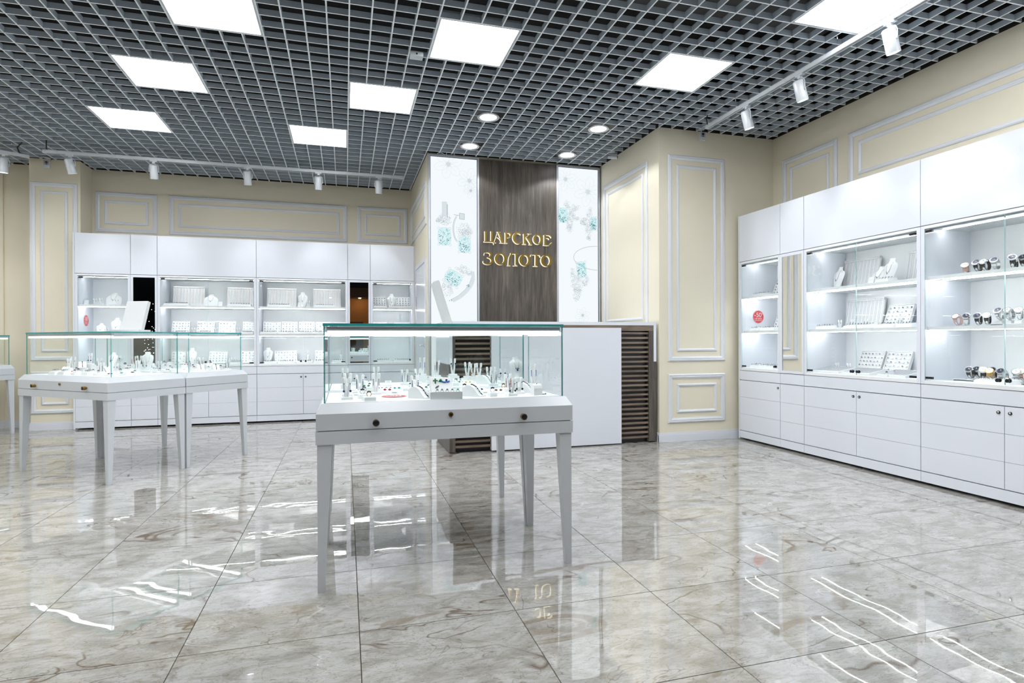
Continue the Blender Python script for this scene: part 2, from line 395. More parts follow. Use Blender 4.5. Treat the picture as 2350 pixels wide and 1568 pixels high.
WATCHES=[
(2,3.149,4.36,'rose','white',0),
(2,3.064,4.36,'black','dark',0.012),
(2,3.012,4.36,'black','white',0.012),
(2,2.946,4.36,'silver','dark',0.012),
(2,2.82,4.33,'black','dark',0.012),
(2,2.897,4.47,'black','white',0.012),
(2,2.794,4.4,'black','dark',0.012),
(1,3.191,4.34,'rose','white',0),
(1,3.122,4.33,'silver','dark',0),
(1,3.047,4.34,'black','dark',0),
(1,2.945,4.28,'black','white',0),
(1,2.918,4.36,'silver','dark',0.03),
(1,2.871,4.38,'silver','white',0.03),
(1,2.81,4.38,'silver','white',0.03),
(0,3.116,4.36,'black','dark',0.012),
(0,3.115,4.44,'black','dark',0.012),
(0,3.029,4.36,'black','white',0.012),
(0,3.017,4.44,'black','dark',0.012),
(0,2.942,4.3,'tan','white',0.012),
(0,2.879,4.33,'silver','dark',0.012),
(0,2.798,4.33,'silver','white',0.012),
(0,2.799,4.4,'rose','white',0.012)]
CASE_ITEMS=[
('pair_navy_drop',0.005,2.806,0.812),
('pair_plain_tall',0.009,2.958,0.812),
('pair_navy_bead',0.072,3.157,0.812),
('tag',0.051,2.916,0.812),
('ring_gold',0.102,2.715,0.812),
('pair_square',0.178,3.611,0.812),
('studs_navy',0.18,3.193,0.812),
('studs_brown',0.223,3.178,0.812),
('studs_teal',0.265,3.163,0.812),
('sticker',0.228,2.886,0.812),
('ramp_dark',0.342,2.771,0.812),
('ring_dark',0.341,3.165,0.812),
('box_gems',0.454,2.718,0.812),
('pair_blue',0.479,3.772,0.856),
('pair_clear',0.577,3.793,0.844),
('pair_blueball',0.679,3.77,0.852),
('pair_green',0.778,3.781,0.836),
('pair_gold',0.813,3.762,0.832),
('pair_plain',0.853,3.762,0.84),
('studs_green',0.684,3.507,0.812),
('studs_yellow',0.718,3.468,0.812),
('ramp_dark',0.605,2.779,0.812),
('tag',0.574,2.938,0.812),
('ring_clear',0.449,3.797,0.812),
('ring_clear',0.436,3.768,0.812),
('tag',0.261,3.76,0.812),
('pair_blackbead',0.852,3.369,0.812),
('pair_blackdrop',0.784,2.738,0.812),
('pair_navyring',0.946,3.503,0.812),
('pair_red',0.848,3.033,0.812),
('pair_blackdrop',0.849,2.828,0.812),
('bust',0.987,3.323,0.856),
('ring_dark',0.689,2.743,0.812),
('ramp_silver',0.903,2.889,0.812),
('pair_blue',0.984,3.006,0.836),
('block',0.915,2.741,0.812),
('pair_plain',0.948,3.757,0.812),
('ring_lying',0.952,2.747,0.812),
('tag',0.896,2.912,0.812),
('tag',0.676,2.847,0.812),
('pair_plain',0.923,3.766,0.812),
('ring_clear',0.119,3.775,0.812),
('tag',0.164,3.776,0.812),
('ramp_silver',0.845,3.538,0.812)]
LEFT_ITEMS=[
('tray',0.3385,0.1018,0.812),
('tray',0.4553,0.1056,0.812),
('tray',0.7278,0.1289,0.812),
('block',0.1313,0.2935,0.812),
('pair_plain',0.1332,0.3147,0.844),
('pair_plain_tall',0.1017,0.3679,0.836),
('ring_dark',0.1552,0.3631,0.812),
('ramp_dark',0.1512,0.4132,0.852),
('pair_navy_drop',0.1402,0.4887,0.876),
('ring_dark',0.3274,0.4393,0.812),
('pair_blackbead',0.1776,0.5421,0.844),
('ramp_dark',0.4673,0.3999,0.812),
('bust',0.3488,0.5432,0.856),
('pair_navyring',0.1494,0.7349,0.86),
('ring_dark',0.6339,0.4127,0.812),
('ring_dark',0.7669,0.3596,0.812),
('studs_red',0.1277,0.8419,0.836),
('pair_red',0.0959,0.9079,0.852),
('block',0.3537,0.765,0.812),
('pair_plain',0.1473,0.9261,0.852),
('bust_tall',0.2015,0.9688,0.812),
('pair_navy_drop',0.3103,0.876,0.812),
('ramp_silver',0.1071,1.0724,0.812),
('ring_dark',0.2073,1.138,0.844),
('ring_dark',0.2317,1.1805,0.856),
('tray',0.6068,0.523,0.812),
('studs_red',0.5235,1.1403,0.84),
('bust',0.5258,1.1826,0.832),
('ring_dark',0.5946,1.1581,0.812),
('pair_plain',0.6678,1.1423,0.836),
('pair_blackbead',0.7125,1.1589,0.836),
('ramp_silver',0.8169,1.0637,0.812),
('ring_dark',0.7504,1.1775,0.848),
('ring_dark',0.8326,1.1602,0.856),
('block',0.8578,1.1395,0.812),
('ramp_dark',0.9629,1.1167,0.812),
('ring_dark',0.9368,1.19,0.812),
('pair_navy_bead',1.04,1.185,0.812),
('tag',0.7682,1.1702,0.812)]
# ---------------------------------------------------------------- the room
H = 3.3228; TOP = 4.05; X0 = -7.2; YB = 8.77; XR = 4.633; YN = -3.0
GX0, GY0 = 0.0349, 5.1947
def struct(m, name, mats, **k): return m.obj(name, mats, kind='structure', **k)
struct(M().box(X0-.1, XR+.1, YB, YB+.12, 0, H+.008), 'wall_back', WALL)
struct(M().box(XR, XR+.12, YN, YB, 0, H+.008), 'wall_right', WALL)
struct(M().box(X0-.12, X0, YN, YB, 0, H+.008), 'wall_left', WALL)
# projecting pier right of the counter, and the box behind the sign wall
struct(M().box(3.19, XR, 5.453, YB, 0, H+.008), 'wall_pier_right', WALL)
struct(M().box(.953, 3.19, 6.93, YB, 0, H+.008), 'wall_centre', WALL)
struct(M().box(-3.70, -3.165, 8.42, YB, 0, H+.008), 'wall_pier_left', WALL)
struct(M().box(X0, -4.12, 8.745, YB, 0, H+.008), 'wall_back_left', WALL)
UP = pmat('unpainted_wall', srgb(34, 31, 29), .9, noise=.3, nscale=3)
for x0, x1, y0, y1 in ((X0-.1, XR+.1, YB, YB+.12), (XR, XR+.12, YN, YB), (X0-.12, X0, YN, YB), (3.19, XR, 5.453, YB), (.953, 3.19, 6.93, YB), (-3.70, -3.165, 8.42, YB), (X0, -4.12, 8.745, YB)):
    struct(M().box(x0, x1, y0, y1, H+.008, TOP), 'wall_above_ceiling', UP)
ceil = struct(M().box(X0-.1, XR+.1, YN-6, YB+.1, TOP, TOP+.1), 'ceiling', DARK)

# floor of separate polished tiles
floor = struct(M().box(X0-.1, XR+.1, -9.5, YB+.1, -.06, -.008), 'floor', GROUT)
TX0, TY0, TS = .046, 2.232, .6065
TSY = .600
g = .0017
def tile_mesh():
    a = TS/2-g; b = TSY/2-g; c = .0012
    m = M().box(-a, a, -b, b, -.008, 0)
    return m
tm = None; nt_ = 0; rest = M()
tiles = []
for i in range(-13, 8):
    for j in range(-9, 12):
        x = TX0+(i+.5)*TS; y = TY0+(j+.5)*TSY
        if x-TS/2 > XR or y-TSY/2 > YB or (x-TS/2 > 3.19 and y-TSY/2 > 5.453) or (x-TS/2 > .953 and y-TSY/2 > 6.93): continue
        tiles.append((math.hypot(x-.6, y-3.6) if y > .6 else 50, x, y))
tiles.sort()
for k, (dd, x, y) in enumerate(tiles):
    if k < 290:
        if tm is None:
            t0 = tile_mesh().obj('floor_tile', MARBLE, parent=floor, loc=(x, y, 0)); tm = t0.data
        else:
            o = t0.copy(); COL.objects.link(o); o.location = (x, y, 0); o.parent = floor
    else:
        q = tile_mesh(); rest.add([(v[0]+x, v[1]+y, v[2]) for v in q.v], q.f)
rest.obj('floor_tile_field', MARBLE, parent=floor, kind='stuff')

# ---- open-cell ceiling grid of crossing bars
lum = [(-4,2),(-1,2),(-3,0),(0,0),(-2,-2),(1,-2),(4,-2),(-4,-4),(-1,-4),(2,-4),(5,-4),(-6,-6),(-3,-6),(0,-6),(3,-6),(6,-6),(-5,-8),(-2,-8),(1,-8),(4,-8),(-9,0),(-6,0),(-8,-2),(-5,-2),(-7,2),(-10,2),(-7,-4),(-10,-4)]
lum = [(a, b) for a, b in lum if GX0+a*.6 > X0+.1]
DL = [(1.385, 5.645), (2.585, 5.645), (1.385, 6.545), (2.585, 6.545)]
blocks = [(GX0+a*.6, GX0+a*.6+.6, GY0+b*.6, GY0+b*.6+.6) for a, b in lum] + [(x-.105, x+.105, y-.105, y+.105) for x, y in DL]
def cut(lo, hi, spans):
    segs = [(lo, hi)]
    for a, b in spans:
        n = []
        for s0, s1 in segs:
            if b <= s0 or a >= s1: n.append((s0, s1)); continue
            if a > s0: n.append((s0, a))
            if b < s1: n.append((b, s1))
        segs = n
    return [s for s in segs if s[1]-s[0] > .01]
GZ0, GZ1, HW = H, H+.042, .0050
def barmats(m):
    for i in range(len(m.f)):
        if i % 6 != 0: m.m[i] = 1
xs = [GX0+.15*k for k in range(-48, 31) if X0+.03 < GX0+.15*k < XR-.03]
ys = [GY0+.15*k for k in range(-52, 24) if YN < GY0+.15*k < YB-.02]
for x in xs:
    yend = YB-.015
    if x > 3.17: yend = 5.44
    elif x > .95: yend = 6.905
    m = M()
    for s0, s1 in cut(YN+.1, yend, [(b[2]+.004, b[3]-.004) for b in blocks if b[0]+.01 < x < b[1]-.01]):
        m.box(x-HW, x+HW, s0, s1, GZ0-.0006, GZ1)
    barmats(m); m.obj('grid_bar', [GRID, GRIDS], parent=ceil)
for y in ys:
    xend = XR-.03; xbeg = X0+.03
    if y > 6.92: xend = .94
    elif y > 5.44: xend = 3.175
    if y > 8.41: spans = [(-3.71, -3.155)]
    else: spans = []
    m = M()
    for s0, s1 in cut(xbeg, xend, spans+[(b[0]+.004, b[1]-.004) for b in blocks if b[2]+.01 < y < b[3]-.01]):
        m.box(s0, s1, y-HW, y+HW, GZ0, GZ1-.0006)
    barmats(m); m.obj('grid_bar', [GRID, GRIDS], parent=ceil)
# ducts and pipes half seen above the grid
DUCT = pmat('duct_grey', srgb(60, 58, 58), .7, noise=.3, nscale=4)
m = M().box(-6.5, 3.5, 3.2, 3.75, 3.48, 3.66); tag(m.obj('air_duct', DUCT), 'dark rectangular air duct above the open ceiling grid', 'duct')
m = M().tube([(4.0, -1, 3.8), (4.0, 5.2, 3.8)], .06, 10); tag(m.obj('pipe', DUCT, smooth=True), 'dark round pipe above the grid along the right wall', 'pipe')
m = M().tube([(-1.2, -1, 3.85), (-1.3, 4, 3.86), (-1.1, 8.6, 3.88)], .035, 8); tag(m.obj('pipe', DUCT, smooth=True), 'thin dark pipe above the grid left of centre', 'pipe')

# luminaires
def luminaire(x, y):
    r = empty('ceiling_panel_light', (x, y, H))
    a, b = .0055, .5945; w = .013
    m = M().box(a, b, a, a+w, 0, .03).box(a, b, b-w, b, 0, .03).box(a, a+w, a+w, b-w, 0, .03).box(b-w, b, a+w, b-w, 0, .03).box(a, b, a, b, .03, .06)
    m.obj('frame', WHITE_M, r)
    M().box(a+w, b-w, a+w, b-w, .003, .012).obj('diffuser', PANEL, r)
    return r
L0 = None
where = {(-2,-2):'cut by the top edge left of centre', (1,-2):'large one above the centre showcase', (4,-2):'above the right side, before the sign pier', (5,-4):'in the top right corner beside the track', (-3,0):'second from the left wall run', (0,0):'small one between grid centre and sign', (-4,2):'farthest left, over the left showcases', (-1,2):'farthest back, above the wide back cabinet'}
for a, b in lum:
    if L0 is None: L0 = luminaire(0, 0); o = L0
    else: o = copy_tree(L0)
    o.location = (GX0+a*.6, GY0+b*.6, H)
    if (a, b) in where: tag(o, 'square white ceiling panel light ' + where[(a, b)], 'ceiling light', 'square ceiling panel lights')
    else: tag(o, 'square white ceiling panel light outside the frame nearer the shop entrance', 'ceiling light', 'panel lights near the entrance')

# downlights over the sign
D0 = None
for k, (x, y) in enumerate(DL):
    if D0 is None:
        D0 = empty('downlight')
        M().lathe([(.086, .004), (.108, 0.0), (.112, .006), (.100, .010), (.084, .008)], 28, cap=False).obj('trim_ring', WHITE_M, D0, smooth=True)
        M().lathe([(.084, .006), (.084, .012), (.02, .014)], 24).obj('lens', LAMPW, D0)
        M().box(-.14, .14, -.14, .14, .012, .02).lathe([(.085, .016), (.07, .10), (.07, .12)], 16).obj('housing', BLACK, D0)
        ld = bpy.data.lights.new('downlight_beam', 'SPOT'); ld.energy = 26; ld.spot_size = math.radians(128); ld.spot_blend = .25; ld.shadow_soft_size = .04; ld.color = (.93, .96, 1)
        lo = bpy.data.objects.new('beam', ld); COL.objects.link(lo); lo.parent = D0; lo.location = (0, 0, -.012)
        o = D0
    else: o = copy_tree(D0)
    o.location = (x, y, H-.012)
    tag(o, 'round recessed downlight, ' + ['near left of the four before the sign', 'near right of the four before the sign', 'far left, over the left light box', 'far right, over the right light box'][k], 'downlight', 'downlights above the reception counter')

# ---- picture-frame mouldings: nested mitred frames on the walls
TN = [0]
def frame_mesh(w, h, wd, prof):
    """prof: list of (inset fraction, height out of wall); frame in local x,z with -y out of wall"""
    m = M(); P = []
    for f, hgt in prof:
        i = f*wd; P.append([(i, -hgt, i), (w-i, -hgt, i), (w-i, -hgt, h-i), (i, -hgt, h-i)])
    vs = [p for r in P for p in r]; fs = []
    for k in range(len(prof)-1):
        for j in range(4): a = k*4+j; b = k*4+(j+1) % 4; fs.append((a, b, b+4, a+4))
    return m.add(vs, fs)
PROF_O = [(0, 0), (0, .012), (.22, .020), (.34, .020), (.40, .014), (.62, .018), (.84, .012), (1, .008), (1, 0)]
PROF_I = [(0, 0), (0, .008), (.3, .016), (.55, .016), (.8, .008), (1, .005), (1, 0)]
def panel(loc, rz, w, h, inner=.105, ow=.052, iw=.034):
    """outer and inner moulding; loc is the lower left corner seen from the room"""
    TN[0] += 1
    o = struct(frame_mesh(w, h, ow, PROF_O), 'trim_%d' % TN[0], TRIM, loc=loc, rz=rz)
    TN[0] += 1
    c, s = math.cos(rz), math.sin(rz)
    struct(frame_mesh(w-2*inner, h-2*inner, iw, PROF_I), 'trim_%d' % TN[0], TRIM, loc=(loc[0]+inner*c, loc[1]+inner*s, loc[2]+inner), rz=rz)
panel((-3.13, YB, 2.52), 0, .715, .524); panel((-2.27, YB, 2.52), 0, 2.30, .528); panel((.175, YB, 2.53), 0, .725, .518)
panel((-3.69, 8.42, .853), 0, .495, 2.19); panel((-3.69, 8.42, .20), 0, .495, .52)
panel((3.292, 5.453, .853), 0, .70, 2.20); panel((3.29, 5.453, .196), 0, .70, .522)
panel((XR, 5.297, 2.30), -PI/2, .735, .745); panel((XR, 4.43, 2.52), -PI/2, 2.75, .525); panel((XR, 1.45, 2.52), -PI/2, 2.6, .525)
panel((3.19, 6.81, .20), -PI/2, 1.13, .62); panel((3.19, 6.81, 1.20), -PI/2, 1.13, 1.84)
panel((.953, 8.68, 2.50), -PI/2, 1.66, .525)
# baseboards
def baseboard(name, x0, y0, x1, y1):
    w = math.hypot(x1-x0, y1-y0); a = math.atan2(y1-y0, x1-x0)
    m = M().box(0, w, -.016, 0, 0, .070).box(0, w, -.013, 0, .070, .083).box(0, w, -.009, 0, .083, .095)
    struct(m, name, BASE, loc=(x0, y0, 0), rz=a)
baseboard('baseboard_pier', 3.174, 5.453, 4.20, 5.453)
baseboard('baseboard_pier_side', 3.19, 6.9, 3.19, 5.438)
baseboard('baseboard_left_pier', -3.716, 8.42, -3.17, 8.42)
baseboard('baseboard_left_pier_side', -3.70, YB, -3.70, 8.405)
baseboard('baseboard_back', -4.12, YB, -3.70, YB); baseboard('baseboard_back_left', X0, 8.745, -4.12, 8.745)
baseboard('baseboard_left', X0, YN, X0, 8.74)
# door in the return wall behind the showcase
d = struct(M().box(0, .93, -.012, 0, 0, 2.05).box(.03, .90, -.016, -.012, .02, 2.0), 'door_1', WHITE, loc=(.953, 8.02, 0), rz=-PI/2)
M().box(.02, .05, -.022, -.010, 1.55, 1.68).box(.02, .05, -.022, -.010, .30, .43).obj('door_hinge', CHROME, d)
m = M().ring((.84, -.016, 1.02), (.84, -.055, 1.02), .010, .010, 10).ring((.84, -.050, 1.02), (.72, -.050, 1.02), .008, .008, 10).ring((.84, -.016, 1.02), (.84, -.022, 1.02), .024, .024, 16)
m.obj('door_handle', CHROME, d, smooth=True)
m = M().box(-.05, 0, -.022, 0, 0, 2.10).box(.93, .98, -.022, 0, 0, 2.10).box(0, .93, -.022, 0, 2.05, 2.10); m.obj('door_casing', TRIM, d)

# ---------------------------------------------------------------- the mall behind the camera, seen only in mirrors
MALL = pmat('mall_dark', srgb(30, 30, 36), .6, noise=.4, nscale=1.5)
ORG = pmat('orange_plaster', srgb(196, 128, 62), .6, noise=.08, nscale=2); BRN = pmat('brown_panel', srgb(96, 62, 40), .6, noise=.15, nscale=5)
struct(M().box(X0-3, XR+3, -9.6, -9.5, 0, TOP), 'wall_front', MALL)
struct(M().box(XR, XR+.12, -9.5, YN, 0, TOP), 'wall_front_right', MALL); struct(M().box(X0-.12, X0, -9.5, YN, 0, TOP), 'wall_front_left', MALL)
sf = empty('shopfront', (0, -9.5, 0)); tag(sf, 'orange lit shopfront across the mall, seen in the mirrors', 'shopfront')
M().box(-1.2, 2.4, 0, .02, 0, 2.9).obj('back_panel', ORG, sf); M().box(-1.2, 2.4, 0, .9, 2.9, 3.3).obj('fascia', BRN, sf)
M().box(-1.2, -1.1, 0, .9, 0, 2.9).obj('side_panel', BRN, sf); M().box(2.3, 2.4, 0, .9, 0, 2.9).obj('side_panel', BRN, sf); M().box(.05, .75, .02, .05, 0, 1.9).obj('doorway', BRN, sf)
for x in (-.6, .6, 1.8): M().lathe([(.05, 0), (.05, .02)], 16, (x, .5, 2.88)).obj('spotlight', emat('warm_light', (1, .75, .45), 60), sf)
g_ = M()
for k in range(60): g_.ball((-6.35+random.random()*.42, -5.0, .3+random.random()*2.1*random.random()+.3), .007, 0, 5)
tag(g_.obj('light_garland', emat('garland_light', (1, .95, .9), 12), kind='stuff'), 'garland of tiny lights in the dark mall', 'lights'); g_ = None
# ---------------------------------------------------------------- wall cabinets with lit vitrines
ZT, Z1, Z2, Z3, Z4, Z5, Z6 = 2.4217, 1.9216, .7507, .645, .4635, .2806, .0989
DEP = .478; SH = (.777, 1.175, 1.545)   # deck and shelf tops
GLASSP = [GLASS, EDGE]
def pane(m, x0, x1, y0, y1, z0, z1):
    """a glass slab: the two large faces clear, the four narrow ones green edge"""
    b = len(m.f); m.box(x0, x1, y0, y1, z0, z1, 1)
    d = (x1-x0, y1-y0, z1-z0); k = d.index(min(d))
    big = {2: (0, 1), 1: (2, 4), 0: (3, 5)}[k]
    for i in big: m.m[b+i] = 0
    return m
def lock_mesh(): return M().ring((0, 0, 0), (0, -.006, 0), .0115, .0105, 16, 1).ring((0, -.006, 0), (0, -.0066, 0), .006, .005, 10, 0)
def door_panel(w, z0, z1, grooves=()):
    m = M(); e = .0021; zs = [z0]+[z for z in grooves]+[z1]
    m.box(e, w-e, .006, .018, z0, z1)
    for a, b in zip(zs[:-1], zs[1:]): m.box(e, w-e, 0, .006, a+.0012, b-.0012)
    return m
def cabinet(origin, rz, w, kind, lowers, label, locks=(), nm='display_cabinet', end=None, group=None, handle=None):
    r = empty(nm, origin, rz); tag(r, label, 'cabinet', group)
    m = M().box(.001, w-.001, .020, DEP, .022, Z2-.004).box(.001, w-.001, .020, DEP, Z1+.004, ZT)
    m.box(.001, w-.001, 0, .02, Z2-.008, Z2-.008+.0001)
    fr = .030
    if kind == 'glass':
        m.box(.001, fr, 0, DEP, Z2, Z1-.002).box(w-fr, w-.001, 0, DEP, Z2, Z1-.002)
        m.obj('carcass', WHITE, r)
        q = M().box(fr, w-fr, DEP-.016, DEP, SH[0], Z1-.016).box(fr, w-fr, .0, DEP, Z2, SH[0]).box(fr, w-fr, .0, DEP, 1.898, Z1-.002)
        q.obj('lining', WHITE_IN, r)
        for k, z in enumerate(SH[1:]):
            s = M().box(fr+.001, w-fr-.001, .028, DEP-.018, z-.025, z).obj('shelf', WHITE_IN, r)
            led(s, fr+.012, w-fr-.012, z-.025)
        s = M().box(fr+.01, w-fr-.01, .034, .046, 1.890, 1.898).obj('light_rail', ALU, r); led(s, fr+.012, w-fr-.012, 1.897)
        nd = 2 if w > .9 else 1
        for k in range(nd):
            a = fr+.002+k*(w-2*fr)/nd; b = fr-.002+(k+1)*(w-2*fr)/nd
            gd = pane(M(), a, b, .004, .010, SH[0]+.004, 1.894).obj('glass_door', [GLASS, EDGE2], r)
            hx = a+.006 if k == 0 else b-.006-.05
            for z in (SH[0]+.012, 1.868): M().box(hx, hx+.05, -.002, .016, z, z+.016).obj('hinge', BLACK, gd)
            kx = (b-.028 if k == 0 else a+.028)
            if nd == 1: kx = b-.03
            M().ring((kx, .004, SH[0]+.034), (kx, -.004, SH[0]+.034), .013, .013, 14).ring((kx, -.004, SH[0]+.034), (kx, -.022, SH[0]+.034), .009, .012, 14).obj('knob', BLACK, gd, smooth=True)
    elif kind == 'mirror':
        m.box(.001, w-.001, .012, DEP, Z2, Z1-.002); m.obj('carcass', WHITE, r)
        f = M().box(.001, fr-.004, -.002, .012, Z2+.002, Z1-.002).box(w-fr+.004, w-.001, -.002, .012, Z2+.002, Z1-.002).box(fr-.004, w-fr+.004, -.002, .012, Z2+.002, SH[0]).box(fr-.004, w-fr+.004, -.002, .012, 1.89, Z1-.002)
        f.obj('mirror_frame', WHITE, r)
        M().box(fr-.003, w-fr+.003, .004, .0118, SH[0], 1.89).obj('mirror', MIRROR, r)
    door_panel(w, Z1+.003, ZT).obj('upper_door', WHITE, r)
    door_panel(w, Z3+.003, Z2-.004).obj('fascia', WHITE, r)
    x = 0
    for k, lw in enumerate(lowers):
        d = door_panel(lw, Z6+.003, Z3-.003, (Z5, Z4)).obj('lower_door', WHITE, r); d.location = (x, 0, 0)
        if k < len(locks) and locks[k] is not None: lock_mesh().obj('lock', [CHROME, BLACK], d, loc=(locks[k] if locks[k] > 0 else lw+locks[k], 0, .600))
        x += lw
    M().box(.001, w-.001, .0, .018, .022, Z6-.003).obj('plinth', WHITE, r)
    if end == 'left': M().box(-.018, -.0005, -.001, DEP, .01, ZT+.003).obj('end_panel', WHITE, r)
    if end == 'right': M().box(w+.0005, w+.010, -.001, DEP, .01, ZT+.003).obj('end_panel', WHITE, r)
    return r
def led(parent, x0, x1, z):
    m = M()
    for y in (.036, .160):
        m.box(x0, x1, y, y+.004, z-.0025, z-.0002)
    return m.obj('light_strip', LED, parent)

LX = [-3.180, -2.580, -2.285, -1.127, .035, .338, .952]
YL = 8.2847
ORG_ = {}
ORG_['L1'] = ((LX[0], YL, 0), 0)
cabinet((LX[0], YL, 0), 0, LX[1]-LX[0]-.001, 'glass', [.598], 'narrow white lit jewellery cabinet beside the left cream pier', [.565], end='left')
cabinet((LX[1], YL, 0), 0, LX[2]-LX[1]-.001, 'mirror', [.294], 'slim white cabinet whose black-looking mirror stands third part from left pier', [], nm='mirror_cabinet')
cabinet((LX[2], YL, 0), 0, LX[3]-LX[2]-.001, 'glass', [.58, .577], 'wide white lit cabinet on back wall, left of the two wide ones', [-.028, .030])
cabinet((LX[3], YL, 0), 0, LX[4]-LX[3]-.001, 'glass', [.579, .582], 'wide white lit cabinet on back wall, right of the two wide ones', [-.028, .030])
cabinet((LX[4], YL, 0), 0, LX[5]-LX[4]-.001, 'mirror', [.302], 'slim white cabinet with mirror reflecting orange shopfront', [], nm='mirror_cabinet')
cabinet((LX[5], YL, 0), 0, LX[6]-LX[5]-.012, 'glass', [.60], 'narrow white lit cabinet at right end of back wall beside the white door', [.03], end='right')
XF = 4.124
RY = [5.371, 4.759, 4.451, 3.308, 2.166, 1.86, 1.25]
cabinet((XF, RY[0], 0), -PI/2, RY[0]-RY[1]-.001, 'glass', [.61], 'narrow white lit cabinet at far end of right wall with red sticker', [-.03], end='left')
cabinet((XF, RY[1], 0), -PI/2, RY[1]-RY[2]-.001, 'mirror', [.307], 'slim white cabinet with tall mirror on right wall', [], nm='mirror_cabinet')
cabinet((XF, RY[2], 0), -PI/2, RY[2]-RY[3]-.001, 'glass', [.576, .566], 'wide white lit cabinet on right wall full of chain boards', [-.03, .03])
cabinet((XF, RY[3], 0), -PI/2, RY[3]-RY[4]-.001, 'glass', [.571, .570], 'wide white lit watch cabinet cut by the right picture edge', [-.035, .035])
cabinet((XF, RY[4], 0), -PI/2, RY[4]-RY[5]-.001, 'mirror', [.305], 'slim mirror cabinet beyond the right picture edge', [], nm='mirror_cabinet')
cabinet((XF, RY[5], 0), -PI/2, RY[5]-RY[6]-.001, 'glass', [.609], 'narrow lit cabinet nearest the shop entrance on right wall', [.03], end=None)

# ---------------------------------------------------------------- free-standing glass showcases
CW, CD = 1.183, .641
def leg(x0, x1, y0, y1, sx, sy):
    """tapering square leg: outer faces upright, inner faces slope; sx, sy = which side is outer"""
    t = .060; b = .030
    def quad(w, z):
        xa, xb = (x0, x0+w) if sx < 0 else (x1-w, x1); ya, yb = (y0, y0+w) if sy < 0 else (y1-w, y1)
        return [(xa, ya, z), (xb, ya, z), (xb, yb, z), (xa, yb, z)]
    return M().hexa(quad(b, 0), quad(t, .6385))
def brass_knob(): return M().ring((0, 0, 0), (0, -.010, 0), .009, .009, 16).ring((0, -.010, 0), (0, -.032, 0), .014, .015, 20, 0).ring((0, -.032, 0), (0, -.034, 0), .013, .010, 20, 1)
def make_case():
    r = empty('glass_showcase')
    M().box(0, CW, 0, CD, .6385, .6945).obj('apron', WHITE_M, r)
    for sx in (-1, 1):
        for sy in (-1, 1): leg(.006, CW-.006, .006, CD-.006, sx, sy).obj('leg', WHITE_M, r)
    m = M().box(.0015, CW-.0015, .0015, CD-.0015, .6985, .770).box(.01, CW-.01, .01, CD-.01, .6945, .6985)
    a = .0015; b = .034
    m.hexa([(a, a, .770), (CW-a, a, .770), (CW-a, CD-a, .770), (a, CD-a, .770)], [(b-.010, b, .812), (CW-b+.010, b, .812), (CW-b+.010, CD-b, .812), (b-.010, CD-b, .812)])
    m.obj('top_box', WHITE_M, r)
    M().box(.042, CW-.042, .056, CD-.056, .8121, .8124).obj('deck', WHITE_IN, r)
    gx0, gx1, gy0, gy1, zb, zt = .033, CW-.033, .046, CD-.046, .812, 1.151
    th = .006
    pane(M(), gx0, gx1, gy0, gy0+th, zb, zt).obj('glass_pane', GLASSP, r)
    pane(M(), gx0, gx1, gy1-th, gy1, zb, zt).obj('glass_pane', GLASSP, r)
    pane(M(), gx0, gx0+th, gy0+th, gy1-th, zb, zt).obj('glass_pane', GLASSP, r)
    pane(M(), gx1-th, gx1, gy0+th, gy1-th, zb, zt).obj('glass_pane', GLASSP, r)
    pane(M(), gx0-.003, gx1+.003, gy0-.003, gy1+.003, zt, zt+.012).obj('glass_top', GLASSP, r)
    for y in (gy0+th+.002, gy1-th-.026):
        p = M().box(gx0+.012, gx1-.012, y, y+.024, zt-.020, zt-.001).obj('light_rail', ALU, r)
        M().box(gx0+.016, gx1-.016, y+.002, y+.022, zt-.034, zt-.020).obj('light_strip', CASE_LED, p)
    for x in (.252, .928): brass_knob().obj('knob', [BRASS, BLACK], r, loc=(x, .0015, .727), smooth=True)
    M().ring((.586, .0015, .748), (.586, -.006, .748), .011, .010, 16).ring((.586, -.006, .748), (.586, -.0065, .748), .005, .005, 8, 1).obj('lock', [BRASS, BLACK], r)
    M().tube([(gx0+.02, gy0+.03, zt-.01), (gx0+.03, gy0+.08, zt-.03), (gx0+.025, gy1-.2, zt-.012), (gx0+.02, gy1-.05, zt-.01)], .0015, 5).obj('cable', ALU, r)
    return r
CASE_LED = emat('case_led_light', (.96, .98, 1.0), 5.2)
case0 = make_case()
def rotpt(ox, oy, a, x, y): return (ox+x*math.cos(a)-y*math.sin(a), oy+x*math.sin(a)+y*math.cos(a))
CORG = (-.125, 2.615, 0.0); LORG = (-2.632, 5.790, -math.radians(39.9))
def put_pair(org, l1, l2):
    ox, oy, a = org
    r1 = case0 if not put_pair.used else copy_tree(case0); put_pair.used = True
    r1.location = (ox, oy, 0); r1.rotation_euler.z = a; tag(r1, l1, 'showcase', 'white glass showcases on tapered legs')
    r2 = copy_tree(case0); p = rotpt(ox, oy, a, CW, 2*CD+.006); r2.location = (p[0], p[1], 0); r2.rotation_euler.z = a+PI
    tag(r2, l2, 'showcase', 'white glass showcases on tapered legs')
put_pair.used = False
put_pair(CORG, 'white glass showcase nearest the camera in the centre', 'white glass showcase back to back behind the centre one')
put_pair(LORG, 'white glass showcase at left with brass knobs turned to the left', 'white glass showcase at left, nearer the back wall, behind its twin')
r3 = copy_tree(case0); a3 = math.radians(50.1); cx, cy = -3.765, 8.225
p = (cx-CW*math.cos(a3), cy-CW*math.sin(a3)); r3.location = (p[0], p[1], 0); r3.rotation_euler.z = a3
tag(r3, 'white glass showcase cut by the left picture edge', 'showcase', 'white glass showcases on tapered legs')

